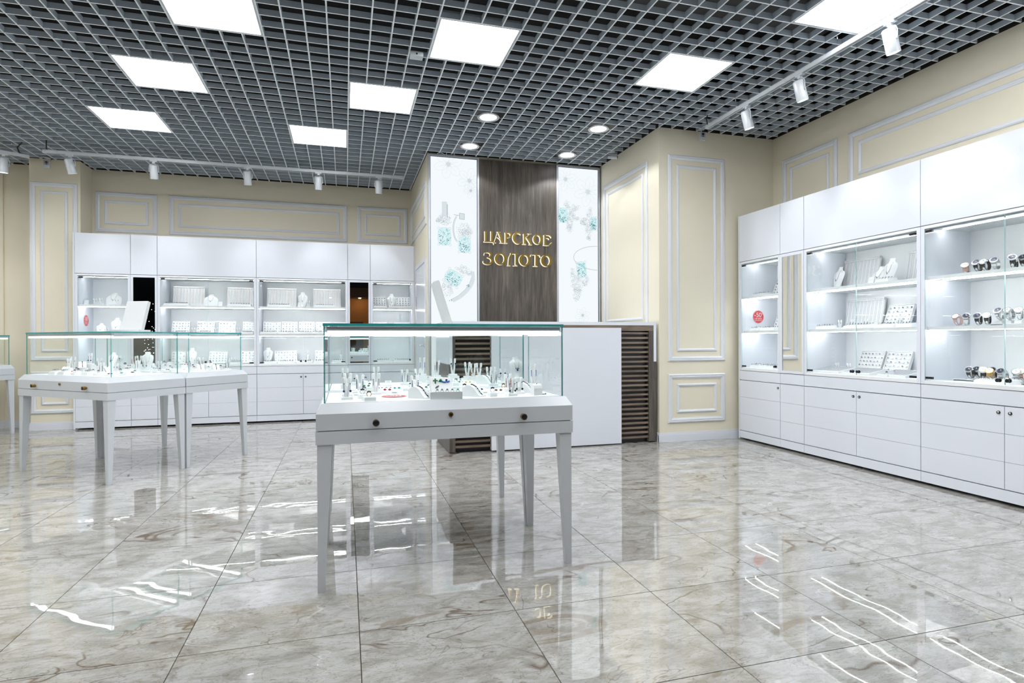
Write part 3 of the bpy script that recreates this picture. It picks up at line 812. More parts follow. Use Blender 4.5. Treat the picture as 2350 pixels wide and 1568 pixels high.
# ---------------------------------------------------------------- reception counter
DX0, DX1, DYF, DYB = .950, 3.164, 5.470, 6.30
desk = empty('reception_counter', (DX0, DYF, 0)); tag(desk, 'white and dark oak reception counter with slatted ends below the gold sign', 'counter')
dw = DX1-DX0; dd = DYB-DYF; LO, HI = 1.236, 1.268
def dobj(m, n, mat, **k): return m.obj(n, mat, desk, **k)
dobj(M().box(0, dw, 0, dd, LO, HI).box(dw-.032, dw, 0, dd, .853, LO).box(0, .032, 0, dd, .853, LO), 'white_top', WHITE)
dobj(M().box(.032, dw-.032, 0, dd, LO-.058, LO), 'oak_beam', WOODF)
dobj(M().box(dw-.088, dw-.032, 0, dd, .012, LO-.058).box(dw-.032, dw, 0, dd, .012, .853), 'oak_post', WOOD)
dobj(M().box(.032, .058, 0, dd, .012, LO-.058).box(0, .032, 0, dd, .012, .853), 'oak_post', WOOD)
dobj(M().box(.058, dw-.088, .05, .07, .03, LO-.058), 'backing', WOODD)
dobj(M().box(.412, 1.797, -.018, .05, .012, 1.208), 'white_front', WHITE)
dobj(M().box(.01, dw-.01, .06, dd-.02, .0, .03), 'foot', BLACK)
for x0, x1 in ((.058, .412), (1.797, dw-.088)):
    z = .059
    while z < 1.17:
        dobj(M().box(x0+.0005, x1-.0005, .012, .05, z-.010, z+.010), 'slat', WOODF); z += .0497

# ---------------------------------------------------------------- sign wall: oak panel, two light boxes, letters
ZS = 3.305
sp = M().box(1.572, 2.575, 6.885, 6.93, .02, 3.29).obj('sign_panel', WOOD); tag(sp, 'tall dark grey oak panel carrying the gold shop name', 'panel')
POSTER = emat('poster_backlight', (.92, .97, 1.0), .93)
def lightbox(x0, x1, zt, label):
    r = empty('light_box', (x0, 6.93, 0)); tag(r, label, 'light box', 'backlit jewellery posters either side of the oak panel')
    w = x1-x0; b = .020; z0 = .05
    M().box(0, b, -.045, 0, z0, zt).box(w-b, w, -.045, 0, z0, zt).box(b, w-b, -.045, 0, zt-b, zt).box(b, w-b, -.045, 0, z0, z0+b).obj('frame', ALU, r)
    M().box(b, b+.006, -.0352, 0, z0+b, zt-b).box(w-b-.006, w-b, -.0352, 0, z0+b, zt-b).box(b+.006, w-b-.006, -.0352, 0, zt-b-.006, zt-b).obj('gasket', BLACK, r)
    M().box(b+.006, w-b-.006, -.034, -.001, z0+b, zt-b-.006).obj('poster', POSTER, r)
    return r
lbL = lightbox(.956, 1.571, ZS, 'backlit white poster with teal stone earrings and ring, left of oak panel')
lbR = lightbox(2.576, 3.172, ZS, 'backlit white poster with teal stone necklace, right of oak panel')
PC = [emat('print_'+n, srgb(*c), .93) for n, c in dict(tealdark=(16, 118, 130), teal=(70, 178, 188), teallight=(160, 220, 226), greydark=(70, 88, 96), grey=(150, 164, 172), greylight=(205, 216, 222), pale=(220, 229, 233), body=(226, 246, 248)).items()]
rp = random.Random(3)
def facets(m, cx, cz, a, b, cols, n=90, s=.018, rot=0., edge=0.):
    for _ in range(int(n*.62)):
        while True:
            u, v = rp.uniform(-1, 1), rp.uniform(-1, 1)
            q = (abs(u)**3+abs(v)**3)
            if q < 1 and q > edge: break
        x, z = u*a, v*b; x, z = x*math.cos(rot)-z*math.sin(rot), x*math.sin(rot)+z*math.cos(rot)
        t = rp.uniform(0, 2*PI); k = rp.uniform(.25, .8)*s; y = -.0344-rp.uniform(0, .0006)
        # darker teal gathers at the lower left of each stone, as printed
        w = cols[min(len(cols)-1, int(abs(rp.gauss(0, 1))*1.3 + (1.2 if v+u*.3 > 0 else 0)))]
        m.add([(cx+x+k*math.cos(t), y, cz+z+k*math.sin(t)), (cx+x+k*.8*math.cos(t+2.2), y, cz+z+k*.8*math.sin(t+2.2)), (cx+x+k*.6*math.cos(t+4.1), y, cz+z+k*.6*math.sin(t+4.1))], [(0, 1, 2)], w)
def line(m, pts, w, col):
    for (x0, z0), (x1, z1) in zip(pts[:-1], pts[1:]):
        d = math.hypot(x1-x0, z1-z0) or 1; nx, nz = -(z1-z0)/d*w/2, (x1-x0)/d*w/2
        m.add([(x0+nx, -.0345, z0+nz), (x0-nx, -.0345, z0-nz), (x1-nx, -.0345, z1-nz), (x1+nx, -.0345, z1+nz)], [(0, 1, 2, 3)], col)
def arc(cx, cz, a, b, t0, t1, rot=0., n=26):
    o = []
    for i in range(n+1):
        t = t0+(t1-t0)*i/n; x, z = a*math.cos(t), b*math.sin(t); o.append((cx+x*math.cos(rot)-z*math.sin(rot), cz+x*math.sin(rot)+z*math.cos(rot)))
    return o
def flower(m, cx, cz, r, xlim):
    cl = lambda p: [(min(max(x, xlim[0]), xlim[1]), z) for x, z in p]
    for k in range(6):
        t = k*PI/3+.3; px, pz = cx+math.cos(t)*r*.55, cz+math.sin(t)*r*.55
        line(m, cl(arc(px, pz, r*.48, r*.30, 0, 2*PI, t)), .0022, 6)
        line(m, cl([(cx, cz), (cx+math.cos(t)*r*.7, cz+math.sin(t)*r*.7)]), .002, 5)
    for k in range(9): t = k*.7; line(m, cl([(cx+math.cos(t)*r*.05, cz+math.sin(t)*r*.05), (cx+math.cos(t)*r*.2, cz+math.sin(t)*r*.2)]), .004, 4)
TE = [0, 1, 2, 2, 6]; GR = [4, 5, 6, 6, 6]
def gem(m, cx, cz, a, b, rot=0.):
    """cushion-cut stone: pale body, crown outline, teal facets gathering at the lower left"""
    def pt(u, v): return (cx+u*a*math.cos(rot)-v*b*math.sin(rot), cz+u*a*math.sin(rot)+v*b*math.cos(rot))
    def cush(f, n=28): 
        o = []
        for i in range(n+1): t = 2*PI*i/n; c_, s_ = math.cos(t), math.sin(t); o.append(pt(f*math.copysign(abs(c_)**.7, c_), f*math.copysign(abs(s_)**.7, s_)))
        return o
    P = cush(1); m.add([(x, -.0342, z) for x, z in P[:-1]], [tuple(range(len(P)-1))], 7)
    line(m, P, .0025, 2); line(m, cush(.62), .0018, 2)
    for i in range(10):
        t = 2*PI*i/10; line(m, [pt(.62*math.cos(t), .62*math.sin(t)), pt(.97*math.cos(t+.2), .97*math.sin(t+.2))], .0016, 2)
    facets(m, cx, cz, a*.92, b*.92, [0, 1, 2, 7, 7], 190, .015, rot)
    for s_ in (-1, 1):
        for q in (-1, 1): line(m, arc(*pt(s_*.86, q*.9), .014, .014, 0, 2*PI), .004, 5)
def silver(m, cx, cz, a, b, n, rot=0.):
    """cluster of clear stones: many small outlined drops with a few dark glints"""
    for _ in range(n):
        r_, t = math.sqrt(rp.random()), rp.uniform(0, 2*PI); x, z = r_*a*math.cos(t), r_*b*math.sin(t)
        x, z = x*math.cos(rot)-z*math.sin(rot), x*math.sin(rot)+z*math.cos(rot); k = rp.uniform(.012, .026)
        P = arc(cx+x, cz+z, k, k*.6, 0, 2*PI, rp.uniform(0, PI), 10); line(m, P, .0018, rp.choice([4, 5, 5]))
    facets(m, cx, cz, a, b, [4, 5, 5, 6, 3], n*5, .010, rot)
def fillq(m, pts, col): m.add([(x, -.0341, z) for x, z in pts], [tuple(range(len(pts)))], col)
# left poster
m = M(); o = .956; xl = (.03, .585)
flower(m, 1.196-o, 3.20, .17, xl); flower(m, 1.454-o, 3.02, .15, xl); flower(m, 1.47-o, 2.90, .09, xl)
gem(m, 1.146-o, 2.331, .080, .108); gem(m, 1.391-o, 2.243, .076, .100)
fillq(m, [(1.12-o, 2.58), (1.175-o, 2.58), (1.175-o, 2.745), (1.12-o, 2.745)], 6); line(m, [(1.12-o, 2.58), (1.12-o, 2.745), (1.175-o, 2.745), (1.175-o, 2.58)], .004, 5); line(m, [(1.182-o, 2.56), (1.182-o, 2.72)], .007, 4)
silver(m, 1.150-o, 2.53, .085, .062, 26); silver(m, 1.09-o, 2.52, .05, .035, 10)
fillq(m, [(1.33-o, 2.55), (1.39-o, 2.545), (1.39-o, 2.615), (1.33-o, 2.62)], 6); line(m, [(1.33-o, 2.55), (1.39-o, 2.545), (1.39-o, 2.615), (1.33-o, 2.62), (1.33-o, 2.55)], .004, 4)
line(m, [(1.26-o, 2.60), (1.33-o, 2.59)], .010, 5); line(m, arc(1.32-o, 2.43, .062, .15, 1.9, 4.5), .010, 5); line(m, arc(1.32-o, 2.43, .072, .165, 1.7, 4.5), .003, 4)
silver(m, 1.38-o, 2.43, .09, .075, 34); silver(m, 1.45-o, 2.40, .045, .04, 10)
gem(m, 1.250-o, 1.835, .105, .088, -.5); silver(m, 1.39-o, 1.93, .10, .045, 24, -.3); silver(m, 1.18-o, 1.70, .055, .09, 22)
band = [(1.49-o, 1.92), (1.497-o, 1.84), (1.47-o, 1.76), (1.41-o, 1.68), (1.33-o, 1.61), (1.24-o, 1.56)]
line(m, band, .040, 6); line(m, [(x-.02, z+.012) for x, z in band], .003, 4); line(m, [(x+.02, z-.012) for x, z in band], .003, 5)
facets(m, 1.43-o, 1.745, .02, .012, [3, 0], 20, .014); facets(m, 1.22-o, 1.565, .02, .012, [3, 0], 14, .012)
m.obj('printed_jewellery', PC, lbL)
# right poster
m = M(); o = 2.576; xl = (.03, .565)
flower(m, 2.70-o, 3.13, .15, xl); flower(m, 3.008-o, 2.99, .19, xl); flower(m, 2.93-o, 1.40, .10, xl)
gem(m, 2.665-o, 2.67, .062, .095); silver(m, 2.775-o, 2.66, .045, .15, 40, -.2); silver(m, 2.72-o, 2.80, .03, .06, 12, .4); silver(m, 2.84-o, 2.77, .02, .07, 10, -.8); silver(m, 2.84-o, 2.64, .045, .02, 9); silver(m, 2.75-o, 2.52, .035, .06, 14)
gem(m, 3.083-o, 2.585, .050, .088); silver(m, 2.975-o, 2.60, .08, .05, 28); silver(m, 3.03-o, 2.73, .03, .06, 12, -.4); silver(m, 3.01-o, 2.50, .04, .06, 14); silver(m, 3.02-o, 2.41, .025, .05, 10)
line(m, arc(3.137-o, 2.14, .33, .155, PI/2, PI*1.5), .006, 5); line(m, arc(3.137-o, 2.14, .327, .152, PI/2, PI*1.5), .002, 4)
gem(m, 2.915-o, 1.985, .068, .105, .1); silver(m, 2.86-o, 1.80, .085, .11, 46, .1); silver(m, 2.80-o, 1.93, .03, .08, 14); silver(m, 2.97-o, 1.85, .04, .07, 16); silver(m, 2.85-o, 1.67, .05, .09, 24)
m.obj('printed_jewellery', PC, lbR)
# gold letters standing off the panel
sign = empty('shop_name_letters', (1.572, 6.885, 0)); tag(sign, 'gold capital letters spelling the shop name on the dark oak panel', 'sign')
def stroke(m, pts, y0, y1):
    P = [Vector((x, z)) for x, z, w in pts]; n = len(P); Lf = []; Rt = []
    for i in range(n):
        d = (P[min(i+1, n-1)]-P[max(i-1, 0)]).normalized(); nn = Vector((-d.y, d.x))*pts[i][2]/2
        Lf.append(P[i]+nn); Rt.append(P[i]-nn)
    vs = [(p.x, y0, p.y) for p in Lf+Rt] + [(p.x, y1, p.y) for p in Lf+Rt]
    b = len(m.v); m.v += vs
    for i in range(n-1):
        m.f.append((b+i, b+i+1, b+n+i+1, b+n+i)); m.m.append(0)
        m.f.append((b+2*n+i, b+3*n+i, b+3*n+i+1, b+2*n+i+1)); m.m.append(1)
        m.f.append((b+i, b+2*n+i, b+2*n+i+1, b+i+1)); m.m.append(1)
        m.f.append((b+n+i, b+n+i+1, b+3*n+i+1, b+3*n+i)); m.m.append(1)
    m.f.append((b, b+n, b+3*n, b+2*n)); m.m.append(1)
    m.f.append((b+n-1, b+3*n-1, b+4*n-1, b+2*n-1)); m.m.append(1)
def smooth_pts(p, k=4):
    if len(p) < 3: return p
    o = []
    for i in range(len(p)-1):
        p0, p1, p2, p3 = p[max(i-1, 0)], p[i], p[i+1], p[min(i+2, len(p)-1)]
        for j in range(k):
            t = j/k; o.append(tuple(.5*((2*p1[c])+(-p0[c]+p2[c])*t+(2*p0[c]-5*p1[c]+4*p2[c]-p3[c])*t*t+(-p0[c]+3*p1[c]-3*p2[c]+p3[c])*t**3) for c in range(3)))
    o.append(p[-1]); return o
for k, (ch, strokes, rings) in enumerate(LETTERS):
    m = M(); e = 0
    for s in strokes:
        e += .00025; q = [(x-1.572, z, max(w, .0012)) for x, z, w in s]
        stroke(m, smooth_pts(q), -.040-e, 0)
    for (cx, cz, a, b, ix, iz, ia, ib) in rings:
        n = 40; bb = len(m.v)
        for y in (-.040, 0):
            for (px, pz, ra, rb) in ((cx, cz, a, b), (ix, iz, ia, ib)):
                for i in range(n): t = 2*PI*i/n; m.v.append((px-1.572+ra*math.cos(t), y, pz+rb*math.sin(t)))
        for i in range(n):
            j = (i+1) % n
            m.f.append((bb+i, bb+j, bb+n+j, bb+n+i)); m.m.append(0)
            m.f.append((bb+i, bb+2*n+i, bb+2*n+j, bb+j)); m.m.append(1)
            m.f.append((bb+n+i, bb+n+j, bb+3*n+j, bb+3*n+i)); m.m.append(1)
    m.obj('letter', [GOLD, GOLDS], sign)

# ---------------------------------------------------------------- counter-top mirrors
def top_mirror(x, y, z, rz, label, flip=False, hw=.105):
    r = empty('table_mirror', (x, y, z), rz); tag(r, label, 'mirror', 'white tilted mirrors standing on the showcases')
    M().box(-.15, .15, -.07, .07, 0, .028).obj('base', PALE, r)
    t = math.radians(17); q = M().box(-hw, hw, 0, .034, 0, .300); s_, c_ = math.sin(t), math.cos(t)
    q.v = [(a, b*c_+c*s_, c*c_-b*s_+.012) for a, b, c in q.v]; q.obj('back_board', PALE, r)
    q = M().box(-hw+.007, hw-.007, -.0016, 0, .008, .292) if not flip else M().box(-hw+.007, hw-.007, .034, .0356, .008, .292); q.v = [(a, b*c_+c*s_, c*c_-b*s_+.012) for a, b, c in q.v]; q.obj('mirror', MIRROR, r)
top_mirror(.655, 3.70, 1.1635, math.radians(87), 'tilted white mirror seen edge-on atop the rear centre showcase')
pm = rotpt(*LORG, .93, .72); top_mirror(-1.905, 6.10, 1.1635, math.radians(-25), 'tilted grey-backed mirror atop the left showcases', True, .110)

# ---------------------------------------------------------------- track lighting and cameras
def track(p0, p1, z, wires, label):
    d = Vector((p1[0]-p0[0], p1[1]-p0[1])); Ln = d.length; a = math.atan2(d.y, d.x)
    r = empty('light_track', (p0[0], p0[1], z), a); tag(r, label, 'track', 'white suspended lighting tracks')
    M().box(0, Ln, -.018, -.006, 0, .018).box(0, Ln, .006, .018, 0, .018).box(0, Ln, -.018, .018, .018, .034).box(0, .03, -.019, .019, -.001, .035).box(Ln-.03, Ln, -.019, .019, -.001, .035).obj('rail', WHITE_M, r)
    for t in wires:
        w = M().tube([(t, 0, .034), (t, 0, H-z)], .0012, 5).ring((t, 0, H-z-.02), (t, 0, H-z-.002), .004, .006, 8).obj('suspension_wire', CHROME, r)
    return r
ZR = 3.185
track((-3.22, 7.63), (.73, 7.63), ZR, (.26, 1.90, 3.85), 'long white track in front of the back wall cabinets')
track((3.50, 5.06), (3.50, .6), ZR+.015, (.45, 1.61, 2.9), 'white track running beside the right wall cabinets')
track((-3.47, 7.90), (-5.6, 6.60), ZR, (.15, 1.5), 'short white track at the left picture edge')
SP = [0]
def make_spot():
    r = empty('track_light')
    M().box(-.032, .032, -.014, .014, -.012, 0).box(-.012, .012, -.012, .012, -.028, -.012).obj('adapter', WHITE_M, r)
    pts = [(-.043, 0, -.105), (-.043, 0, -.06), (-.030, 0, -.036), (0, 0, -.028), (.030, 0, -.036), (.043, 0, -.06), (.043, 0, -.105)]
    M().tube(pts, .0035, 8).obj('bracket', WHITE_M, r, smooth=True)
    h = M().lathe([(.030, .058), (.036, .050), (.0375, -.080), (.0345, -.081), (.033, -.072)], 24).ring((-.044, 0, -.01), (.044, 0, -.01), .006, .006, 8).obj('lamp_head', WHITE_M, r, smooth=True)
    M().lathe([(.033, -.074), (.033, -.070)], 20).obj('lens', emat('spot_lens', (.95, .97, 1), 10), h)
    ld = bpy.data.lights.new('spot_beam', 'SPOT'); ld.energy = 16; ld.spot_size = math.radians(50); ld.spot_blend = .8; ld.shadow_soft_size = .03; ld.color = (.95, .97, 1)
    lo = bpy.data.objects.new('beam', ld); COL.objects.link(lo); lo.parent = h; lo.location = (0, .012, -.09); lo.rotation_euler = (.06, 0, 0)
    return r
S0 = make_spot()
spots = [(-2.965, 7.63, 0, .34, 'first from the left pier on the back track'), (-2.134, 7.63, 0, .26, 'second from left on the back track'), (-1.13, 7.63, 0, .26, 'third from left on the back track'), (-.316, 7.63, 0, .24, 'fourth from left on the back track'), (.421, 7.63, 0, .24, 'at the right end of the back track'),
         (3.50, 4.451, -PI/2, .30, 'nearest the pier on the right track'), (3.50, 3.814, -PI/2, .30, 'second from the pier on the right track'), (3.50, 3.015, -PI/2, .30, 'third from the pier on the right track'), (3.50, 2.22, -PI/2, .30, 'cut by the top right corner'), (3.50, 1.3, -PI/2, .30, 'on the right track out of frame'),
         (-3.66, 7.785, .5, .1, 'cut by the left picture edge')]
for k, (x, y, rz, tilt, lb) in enumerate(spots):
    o = S0 if k == 0 else copy_tree(S0)
    z = ZR if not (rz < 0) else ZR+.015
    o.location = (x, y, z); o.rotation_euler.z = rz; o.scale = (1.16, 1.16, 1.16)
    hd = [c for c in o.children if c.name.startswith('lamp_head')][0]; hd.location = (0, 0, -.100); hd.rotation_euler = (tilt, 0, 0)
    for c_ in hd.children:
        c_.rotation_euler = (.50-tilt, 0, 0) if c_.type == 'LIGHT' else (0, 0, 0)
    if k == 0: hd.rotation_euler = (.28, -.16, 0)
    tag(o, 'white cylinder track light ' + lb, 'track light', 'cylinder track lights')
def camera_unit(x, y, z, rz, tilt, kind, label):
    r = empty('security_camera', (x, y, z), rz); tag(r, label, 'camera', 'small white security cameras')
    M().lathe([(.034, 0), (.034, -.006), (.012, -.012)], 20).obj('mount_plate', WHITE_M, r)
    M().tube([(0, 0, -.008), (0, 0, -.045)], .006, 8).obj('arm', WHITE_M, r, smooth=True)
    if kind == 'cube':
        q = M().box(-.031, .031, -.030, 0, -.125, -.038).obj('camera_body', WHITE_M, r); q.rotation_euler = (tilt, 0, 0)
        M().box(-.026, .026, -.0312, -.030, -.092, -.043).obj('face_plate', pmat('camera_face_grey', srgb(150, 152, 160), .3), q)
        M().ring((0, -.031, -.062), (0, -.036, -.062), .013, .012, 16).ring((0, -.031, -.084), (0, -.033, -.084), .006, .006, 10).obj('camera_lens', BLACK, q)
    else:
        q = M().ring((0, .05, -.058), (0, -.06, -.074), .021, .021, 16).obj('camera_body', WHITE_M, r, smooth=True)
        M().ring((0, -.060, -.074), (0, -.064, -.0746), .016, .015, 14).obj('camera_lens', BLACK, r)
    M().tube([(.01, 0, -.04), (.035, .01, -.03), (.045, .015, 0)], .0022, 6).obj('cable', BLACK, r)
camera_unit(-3.475, 8.33, H, .12, .05, 'cube', 'white cube camera on the ceiling at the left pier')
camera_unit(3.650, 5.37, H, 0, .0, 'cube', 'white cube camera on the ceiling at the right pier')
camera_unit(3.06, 6.29, H, .9, .1, 'tube', 'white tube camera beside the right light box')
def conduit(x, y, label, bend=.02):
    o = M().tube([(x, y, H+.03), (x-bend, y, H-.03), (x-bend*.6, y, ZR+.05), (x+.01, y, ZR+.034)], .007, 8).obj('cable_hose', DUCT, smooth=True); tag(o, label, 'cable')
conduit(-3.19, 7.63, 'dark cable hose feeding the back track', .0); conduit(-3.52, 7.87, 'curved dark cable hose feeding the left edge track', .05); conduit(3.50, 5.02, 'dark cable hose feeding the right wall track', .03)
sb = empty('ceiling_sensor', (.54, 4.545, H)); tag(sb, 'small white sensor box under the grid by the large panel', 'sensor')
M().box(-.05, .05, -.035, .035, -.035, 0).obj('body', WHITE_M, sb); M().ring((0, -.0352, -.018), (0, -.037, -.018), .007, .006, 12).obj('sensor_eye', BLACK, sb)
# ---------------------------------------------------------------- jewellery displays
TPL = {}
def tpl(key, fn, *a):
    """build once, afterwards copy the thing with its parts"""
    if key not in TPL: TPL[key] = fn(*a); return TPL[key]
    return copy_tree(TPL[key])
def ring_board(w, rows=4):
    r = empty('ring_board'); t = math.radians(22); s_, c_ = math.sin(t), math.cos(t); h = .150+.028*(rows-3)
    def tilt(m, dz=0.): m.v = [(x, y*c_+z*s_, z*c_-y*s_+dz) for x, y, z in m.v]; return m
    tilt(M().box(-w/2, w/2, 0, .022, 0, h).box(-w/2, w/2, -.006, 0, 0, .006).box(-w/2, w/2, -.006, 0, h-.006, h).box(-w/2, -w/2+.006, -.006, 0, .006, h-.006).box(w/2-.006, w/2, -.006, 0, .006, h-.006), .0085).obj('board', LEATHER, r)
    tilt(M().box(-w/2+.001, w/2-.001, .022, .0245, 0, h-.001), .0085).obj('backing', pmat('board_back_navy', srgb(60, 60, 110), .5, noise=.1), r)
    n = max(2, int(w/.034)); m = M(); q = M()
    for i in range(n):
        for j in range(rows):
            x = -w/2+(i+.5)*w/n; z = .018+(j+.5)*(h-.03)/rows
            q.box(x-.013, x+.013, -.003, 0, z-.012, z-.009)
            m.box(x-.008, x+.008, -.0075, -.0005, z-.002, z+.002, 0).box(x-.0035, x+.0035, -.010, -.0005, z-.0045, z+.0045, (i*3+j) % 2)
    tilt(q, .0085).obj('slot', PALE, r, kind='stuff'); tilt(m, .0085).obj('ring', [SILVER, MATC['grey']], r, kind='stuff')
    return r
def chain_board(w, warm):
    r = empty('chain_board'); t = math.radians(10); s_, c_ = math.sin(t), math.cos(t); h = .275
    def tilt(m): m.v = [(x, y*c_+z*s_, z*c_-y*s_+.004) for x, y, z in m.v]; return m
    tilt(M().box(-w/2, w/2, 0, .018, 0, h).box(-w/2, w/2, -.010, 0, h-.022, h).box(-w/2, w/2, -.012, 0, 0, .018)).obj('board', LEATHER, r)
    m = M(); n = int(w/.0125)
    for i in range(n):
        x = -w/2+.008+(w-.016)*i/(n-1); m.box(x-.0011, x+.0011, -.0018, 0, .03+.012*random.random(), h-.022, i % 3)
    tilt(m).obj('chain', [MATC['ash'], MATC['rose'] if warm else MATC['pearl'], MATC['pearl'] if warm else MATC['ash']], r, kind='stuff')
    q = M()
    for i in range(n): x = -w/2+.008+(w-.016)*i/(n-1); q.box(x-.002, x+.002, -.0125, -.010, h-.014, h-.008)
    tilt(q).obj('peg', CHROME, r, kind='stuff')
    return r
def flat_tray(w, d=.11):
    r = empty('jewellery_tray')
    M().hexa([(-w/2, -d/2, 0), (w/2, -d/2, 0), (w/2, d/2, 0), (-w/2, d/2, 0)], [(-w/2+.008, -d/2+.008, .026), (w/2-.008, -d/2+.008, .026), (w/2-.008, d/2-.008, .036), (-w/2+.008, d/2-.008, .036)]).obj('tray', LEATHER, r)
    m = M(); n = max(2, int(w/.032))
    for i in range(n):
        for j in range(3):
            x = -w/2+.02+(w-.04)*(i+.5)/n; y = -d/2+.022+j*(d-.04)/2.4; z = .026+(y+d/2)*.01/d*1.0
            m.tube([(x-.007, y, z+.001), (x-.005, y, z+.011), (x+.005, y, z+.011), (x+.007, y, z+.001)], .0014, 4, 0).box(x-.003, x+.003, y-.003, y+.003, z+.010, z+.015, (i+j) % 2)
    m.obj('ring', [SILVER, MATC['grey']], r, kind='stuff'); return r
def chain_tray(w, d=.20):
    r = empty('chain_tray')
    M().hexa([(-w/2, -d/2, 0), (w/2, -d/2, 0), (w/2, d/2, 0), (-w/2, d/2, 0)], [(-w/2, -d/2, .018), (w/2, -d/2, .018), (w/2, d/2, .055), (-w/2, d/2, .055)]).obj('tray', LEATHER, r)
    m = M(); n = int(w/.014)
    for i in range(n):
        x = -w/2+.012+(w-.024)*i/(n-1); m.hexa([(x-.001, -d/2+.01, .0195), (x+.001, -d/2+.01, .0195), (x+.001, d/2-.01, .0533), (x-.001, d/2-.01, .0533)], [(x-.001, -d/2+.01, .0225), (x+.001, -d/2+.01, .0225), (x+.001, d/2-.01, .0563), (x-.001, d/2-.01, .0563)], i % 2)
    m.obj('chain', [MATC['pearl'], MATC['ash']], r, kind='stuff'); return r
def bust(w, h, col='grey', wide=False):
    """necklace bust: neck, shoulders, tapering chest, leaning back, with a chain and pendant"""
    r = empty('necklace_bust')
    if wide: prof = [(0, .50), (.10, .48), (.30, .50), (.55, .50), (.70, .42), (.80, .25), (.88, .17), (.95, .15), (1, .16)]
    else: prof = [(0, .27), (.12, .30), (.35, .40), (.55, .48), (.68, .50), (.76, .45), (.82, .28), (.88, .20), (.95, .19), (1, .21)]
    rows = []
    for t, hw in prof:
        row = []
        for k in range(9):
            u = -1+k/4; bulge = (1-u*u)*.20*w*(1 if t < .8 else .6); row.append((u*hw*w, -bulge+t*h*.28, t*h))
        rows.append(row)
    m = M().sheet(rows, .006); m.box(-w*.2, w*.2, -.02, h*.28+.01, -.0, .004)
    m.hexa([(-w*.06, h*.05, .004), (w*.06, h*.05, .004), (w*.06, h*.3, .004), (-w*.06, h*.3, .004)], [(-w*.04, h*.20, h*.6), (w*.04, h*.20, h*.6), (w*.04, h*.23, h*.6), (-w*.04, h*.23, h*.6)])
    m.v = [(x, y, z+.0) for x, y, z in m.v]; m.obj('bust_form', LEATHER, r, smooth=True)
    def sf(u, t):
        for (t0, a), (t1, b) in zip(prof[:-1], prof[1:]):
            if t0 <= t <= t1: hw = a+(b-a)*(t-t0)/(t1-t0); break
        hw = max(hw, .01); uu = min(1, abs(u)/hw); return (u*w, -(1-uu*uu)*.20*w*(1 if t < .8 else .7)+t*h*.28-.0045, t*h)
    pts = [sf(.18*math.cos(a), .84+.42*min(0, math.sin(a))*1) for a in [PI+PI*i/12 for i in range(13)]]
    M().tube(pts, .0011, 5).obj('chain', SILVER, r)
    p = sf(0, .40); q = M().ball((p[0], p[1]-.003, p[2]), .005).ball((p[0], p[1]-.003, p[2]+.009), .003)
    for s in (-1, 1): p2 = sf(s*.1, .47); q.ball((p2[0], p2[1]-.001, p2[2]), .0028)
    q.obj('pendant', MATC[col], r); return r
def hand_form(h):
    r = empty('hand_display')
    m = M().lathe([(.026, 0), (.026, .006), (.019, .010), (.017, h*.45), (.022, h*.58), (.018, h*.62)], 14, sy=.7)
    for k, (dx, ln, th) in enumerate([(-.018, .36, .0045), (-.007, .42, .005), (.005, .40, .005), (.016, .33, .0045)]):
        m.tube([(dx*.8, 0, h*.58), (dx*1.15, -.002, h*(.58+ln*.5)), (dx*1.4, -.006, h*(.58+ln))], [th+.001, th, th*.6], 7)
    m.tube([(-.018, 0, h*.42), (-.034, -.004, h*.58), (-.036, -.008, h*.70)], [.006, .0052, .0035], 7)
    m.obj('hand_form', LEATHER, r, smooth=True)
    M().lathe([(.0062, -.0015), (.0075, 0), (.0062, .0015)], 12, (.006, -.003, h*.76)).obj('ring', SILVER, r); return r
def card(): 
    r = empty('earring_card')
    M().hexa([(-.024, -.012, 0), (.024, -.012, 0), (.024, .014, 0), (-.024, .014, 0)], [(-.024, .006, .062), (.024, .006, .062), (.024, .014, .062), (-.024, .014, .062)]).obj('card', LEATHER, r)
    M().ball((-.010, .001, .038), .003).ball((.010, .001, .038), .003).ball((-.010, -.002, .030), .0022).ball((.010, -.002, .030), .0022).obj('earring', MATC['grey'], r); return r
